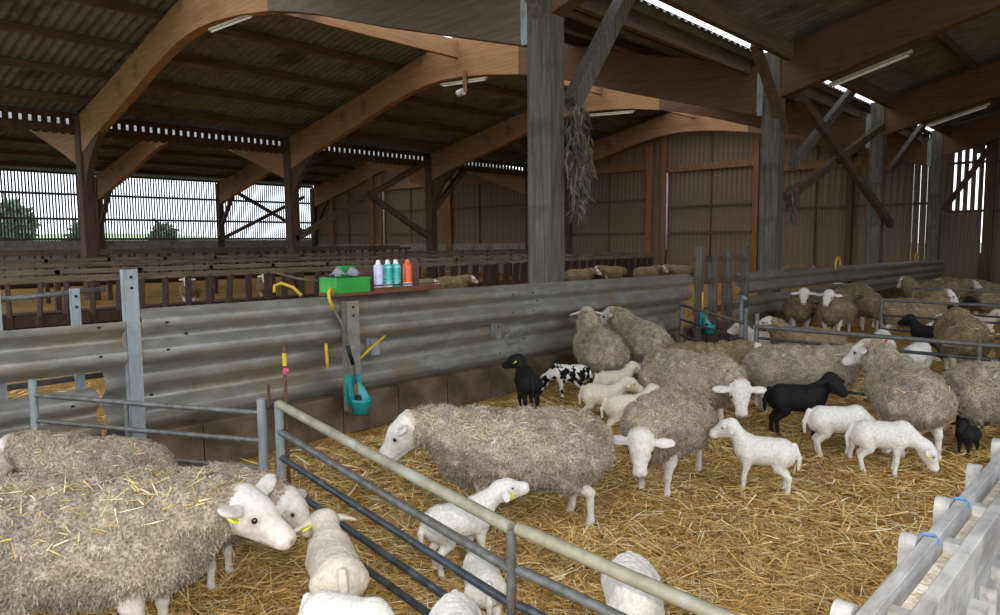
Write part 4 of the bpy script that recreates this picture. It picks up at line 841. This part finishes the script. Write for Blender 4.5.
VAR['lamb_face'] = make_lamb('lamb_face', (.20, -.04, .42), -.9, -.35)
VAR['lamb_nuzzle'] = make_lamb('lamb_nuzzle', (.23, .0, .37), .15, -.35, white='#d3c6b0')
VAR['lamb_cream'] = make_lamb('lamb_cream', (.21, .03, .40), .4, -.35, white='#d6c9ae')
VAR['lamb_lying'] = make_lamb('lamb_lying', (.20, .0, .41), .1, -.3, lying=True, white='#d9cbbb')

FLOCK = [
    ('reach', (-3.014, 0.912), 0.740, 1.06, 'ewe', 'sheep', 'large woolly ewe filling the lower left corner, white head to the right', 'ewes in the straw pens', None, (0, 1)),
    ('low', (-3.311, 1.392), 0.740, 0.85, 'ewe', 'sheep', 'ewe half hidden behind the big one in the lower left, yellow ear tag', 'ewes in the straw pens', None, (0, 1)),
    ('level', (-4.149, 1.316), 3.690, 0.86, 'ewe', 'sheep', 'pale rumped ewe by the low hurdle, rear towards the camera', 'ewes in the straw pens', None, ()),
    ('level', (-2.611, 2.983), 3.934, 1.00, 'ewe', 'sheep', 'long grey ewe in the middle seen in profile, facing the gate', 'ewes in the straw pens', None, (1,)),
    ('lowfront', (-2.296, 4.092), 4.877, 0.95, 'ewe', 'sheep', 'ewe with lowered white face turned to the camera beside the central ewe', 'ewes in the straw pens', None, (0,)),
    ('lowturn_right', (-2.841, 5.489), 6.030, 1.00, 'ewe', 'sheep', 'ewe looking at the camera between the lamb pile and the white lamb', 'ewes in the straw pens', None, ()),
    ('up', (-4.408, 6.384), 2.450, 1.00, 'ewe', 'sheep', 'ewe seen from behind at the lower guard rail', 'ewes in the straw pens', None, ()),
    ('upturn', (-4.312, 7.076), 2.503, 1.05, 'ewe', 'sheep', 'ewe at the rail with head turned left', 'ewes in the straw pens', None, ()),
    ('brown', (-3.327, 6.722), 0.549, 0.86, 'ewe', 'sheep', 'brown ewe by the short hurdle, head to the right', 'ewes in the straw pens', None, ()),
    ('level', (-2.340, 6.637), 0.377, 0.95, 'ewe', 'sheep', 'grey ewe behind the black standing lamb', 'ewes in the straw pens', None, ()),
    ('upturn', (-1.369, 6.055), 2.077, 1.00, 'ewe', 'sheep', 'big ewe on the right with bright white head and udder showing', 'ewes in the straw pens', None, ()),
    ('level', (-0.674, 6.458), 0.109, 1.00, 'ewe', 'sheep', 'ewe with dark muddy legs at the right photo edge', 'ewes in the straw pens', 'darkskin', ()),
    ('brown_up', (-4.403, 12.276), 5.145, 1.00, 'ewe', 'sheep', 'white faced ewe, leftmost of the row facing the camera at the rail', 'ewes in the straw pens', None, ()),
    ('brown_up', (-3.799, 12.180), 4.754, 1.00, 'ewe', 'sheep', 'white faced ewe, second of the row at the rail', 'ewes in the straw pens', None, ()),
    ('brown', (-3.712, 13.651), 1.924, 1.00, 'ewe', 'sheep', 'brown ewe in the rail row seen from behind', 'ewes in the straw pens', None, ()),
    ('brown_up', (-2.792, 12.668), 0.428, 1.00, 'ewe', 'sheep', 'brown ewe in the rail row with its pale head to the right', 'ewes in the straw pens', None, ()),
    ('brown', (-4.673, 15.705), 1.337, 0.98, 'ewe', 'sheep', 'brown ewe half hidden behind the rail row', 'ewes in the straw pens', None, ()),
    ('brown', (-1.646, 9.743), 1.880, 1.08, 'ewe', 'sheep', 'brown ewe seen from behind beyond the long hurdle', 'ewes in the straw pens', None, ()),
    ('brown', (-0.939, 8.850), 1.854, 0.95, 'ewe', 'sheep', 'brown ewe at the right edge beyond the long hurdle', 'ewes in the straw pens', None, ()),
    ('brown_up', (-3.454, 16.687), 2.823, 1.00, 'ewe', 'sheep', 'brown ewe with raised head, leftmost of the far huddle', 'ewes in the straw pens', None, ()),
    ('brown', (-3.478, 18.485), 0.535, 1.00, 'ewe', 'sheep', 'brown ewe second in the far huddle', 'ewes in the straw pens', None, ()),
    ('brown', (-3.179, 19.188), 3.132, 1.00, 'ewe', 'sheep', 'large brown ewe third in the far huddle', 'ewes in the straw pens', None, ()),
    ('brown', (-2.255, 15.712), 1.540, 1.05, 'ewe', 'sheep', 'brown ewe rightmost in the far huddle', 'ewes in the straw pens', None, ()),
    ('lying', (-3.390, 9.704), 3.392, 0.95, 'ewe', 'sheep', 'brown ewe lying behind the long hurdle', 'ewes in the straw pens', None, ()),
    ('brown', (-14.207, 19.515), 0.915, 1.00, 'ewe', 'sheep', 'first brown ewe beyond the guard rail, counted from the nearest grey post', 'ewes in the straw pens', None, ()),
    ('brown', (-14.867, 22.415), 3.640, 1.00, 'ewe', 'sheep', 'second brown ewe beyond the guard rail, counted from the nearest grey post', 'ewes in the straw pens', None, ()),
    ('brown', (-13.463, 22.599), 0.886, 1.00, 'ewe', 'sheep', 'third brown ewe beyond the guard rail, counted from the nearest grey post', 'ewes in the straw pens', None, ()),
    ('brown', (-13.276, 24.510), 3.463, 1.00, 'ewe', 'sheep', 'fourth brown ewe beyond the guard rail, counted from the nearest grey post', 'ewes in the straw pens', None, ()),
    ('brown', (-14.326, 13.733), 1.089, 1.00, 'ewe', 'sheep', 'brown ewe beyond the guard rail right of the spray cans', 'ewes in the straw pens', None, ()),
    ('brown', (-14.106, 12.170), 1.089, 0.95, 'ewe', 'sheep', 'brown ewe beyond the guard rail just behind the orange can', 'ewes in the straw pens', None, ()),
    ('brown', (-9.658, 26.444), 0.699, 1.00, 'ewe', 'sheep', 'ewe beyond the rails right of the second grey post', 'ewes in the straw pens', None, ()),
    ('brown_up', (-18.198, 8.199), 5.714, 1.00, 'ewe', 'sheep', 'left one of two pale headed ewes behind the far feed rails', 'ewes in the straw pens', None, ()),
    ('brown_up', (-18.002, 10.201), 5.714, 1.00, 'ewe', 'sheep', 'right one of two pale headed ewes behind the far feed rails', 'ewes in the straw pens', None, ()),
    ('lamb_nuzzle', (-2.425, 1.632), 2.695, 1.06, 'lamb', 'lamb', 'cream lamb seen from behind, nose to the big ewe', 'lambs in the straw pens', None, (0,)),
    ('lamb_graze', (-2.047, 1.441), 6.587, 0.95, 'lamb', 'lamb', 'white lamb back at the bottom edge below the cream lamb', 'lambs in the straw pens', None, ()),
    ('lamb_reach', (-2.433, 2.378), 1.264, 0.95, 'lamb', 'lamb', 'white lamb with two yellow ear tags under the long grey ewe', 'lambs in the straw pens', None, (0, 1)),
    ('lamb_graze', (-1.999, 2.065), 2.485, 0.80, 'lamb', 'lamb', 'white lamb rump behind the bars near the gate stile', 'lambs in the straw pens', None, ()),
    ('lamb_graze', (-1.735, 1.660), 5.540, 0.90, 'lamb', 'lamb', 'white lamb just showing at the bottom edge before the gate', 'lambs in the straw pens', None, ()),
    ('lamb_graze', (-1.375, 2.230), 5.356, 1.05, 'lamb', 'lamb', 'white lamb behind the pale gate at the bottom', 'lambs in the straw pens', None, ()),
    ('lamb_stand', (-1.792, 4.396), 3.534, 0.98, 'lamb', 'lamb', 'bright white lamb standing alone in the straw, facing left', 'lambs in the straw pens', None, (1,)),
    ('lamb_graze', (-1.299, 5.280), 0.318, 1.00, 'lamb', 'lamb', 'white lamb with nose down in the straw at the right', 'lambs in the straw pens', None, (1,)),
    ('lamb_face', (-2.070, 5.853), 0.414, 1.18, 'lamb', 'lamb', 'black lamb standing before the grey ewe, head to the right', 'lambs in the straw pens', 'blackwool', ()),
    ('lamb_graze', (-1.645, 5.466), 0.472, 1.05, 'lamb', 'lamb', 'cream lamb half hidden under the big right ewe', 'lambs in the straw pens', None, ()),
    ('lamb_turn', (-4.343, 5.124), 2.485, 1.08, 'lamb', 'lamb', 'black lamb with a yellow ear tag at the block kerb', 'lambs in the straw pens', 'blackwool', (0,)),
    ('lamb_graze', (-4.317, 5.730), 3.847, 1.00, 'lamb', 'lamb', 'black and white pied lamb at the kerb', 'lambs in the straw pens', 'pied', ()),
    ('lamb_cream', (-3.461, 5.121), 6.529, 1.00, 'lamb', 'lamb', 'cream lamb on the left of the huddled lambs', 'lambs in the straw pens', None, (1,)),
    ('lamb_cream', (-3.819, 5.838), 0.929, 0.95, 'lamb', 'lamb', 'cream lamb at the back of the huddled lambs', 'lambs in the straw pens', None, (0,)),
    ('lamb_cream', (-3.096, 4.940), 0.736, 0.98, 'lamb', 'lamb', 'cream lamb at the front of the huddled lambs', 'lambs in the straw pens', None, (1,)),
    ('lamb_stand', (-0.964, 6.141), 4.527, 0.60, 'lamb', 'lamb', 'black lamb standing under the dark legged ewe', 'lambs in the straw pens', 'blackwool', ()),
    ('lamb_lying', (-4.111, 10.025), 3.498, 1.50, 'lamb', 'lamb', 'pinkish white young sheep lying by the hooked tube', 'lambs in the straw pens', None, ()),
    ('lamb_graze', (-2.430, 9.577), 1.857, 1.25, 'lamb', 'lamb', 'white lamb with a red paint mark on its rump', 'lambs in the straw pens', None, ()),
    ('lamb_graze', (-1.911, 8.938), 1.523, 1.20, 'lamb', 'lamb', 'white lamb rear view beyond the long hurdle', 'lambs in the straw pens', None, ()),
    ('lamb_cream', (-2.091, 8.390), 3.913, 1.00, 'lamb', 'lamb', 'cream lamb low beside the rear view lamb', 'lambs in the straw pens', None, ()),
    ('lamb_stand', (-2.229, 10.877), 2.823, 1.20, 'lamb', 'lamb', 'black lamb behind the white rear view lamb', 'lambs in the straw pens', 'blackwool', ()),
    ('lamb_stand', (-2.626, 14.866), 0.526, 1.20, 'lamb', 'lamb', 'black lamb among the far huddle', 'lambs in the straw pens', 'blackwool', ()),
    ('lamb_lying', (-2.196, 14.368), 0.328, 1.40, 'lamb', 'lamb', 'pale lamb lying beneath the far huddle', 'lambs in the straw pens', None, ()),
]
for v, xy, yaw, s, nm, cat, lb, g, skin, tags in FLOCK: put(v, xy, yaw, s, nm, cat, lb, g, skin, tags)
# red paint on the rump of one lamb
for o in list(COL.objects):
    if 'red paint mark' in str(o.get('label', '')):
        mk = MB(); n = 8
        for i in range(n+1):
            for j in range(n+1):
                u, v = (i/n-.5)*2, (j/n-.5)*2; mk.v.append((-.234+.03*(u*u+v*v)*.5, u*.032, .285+v*.04))
        mk.f = [(i*(n+1)+j, (i+1)*(n+1)+j, (i+1)*(n+1)+j+1, i*(n+1)+j+1) for i in range(n) for j in range(n)]
        c = mk.build('paint_mark', M['redmark'], None, smooth=True); c.parent = o; c['label'] = 'red paint mark'
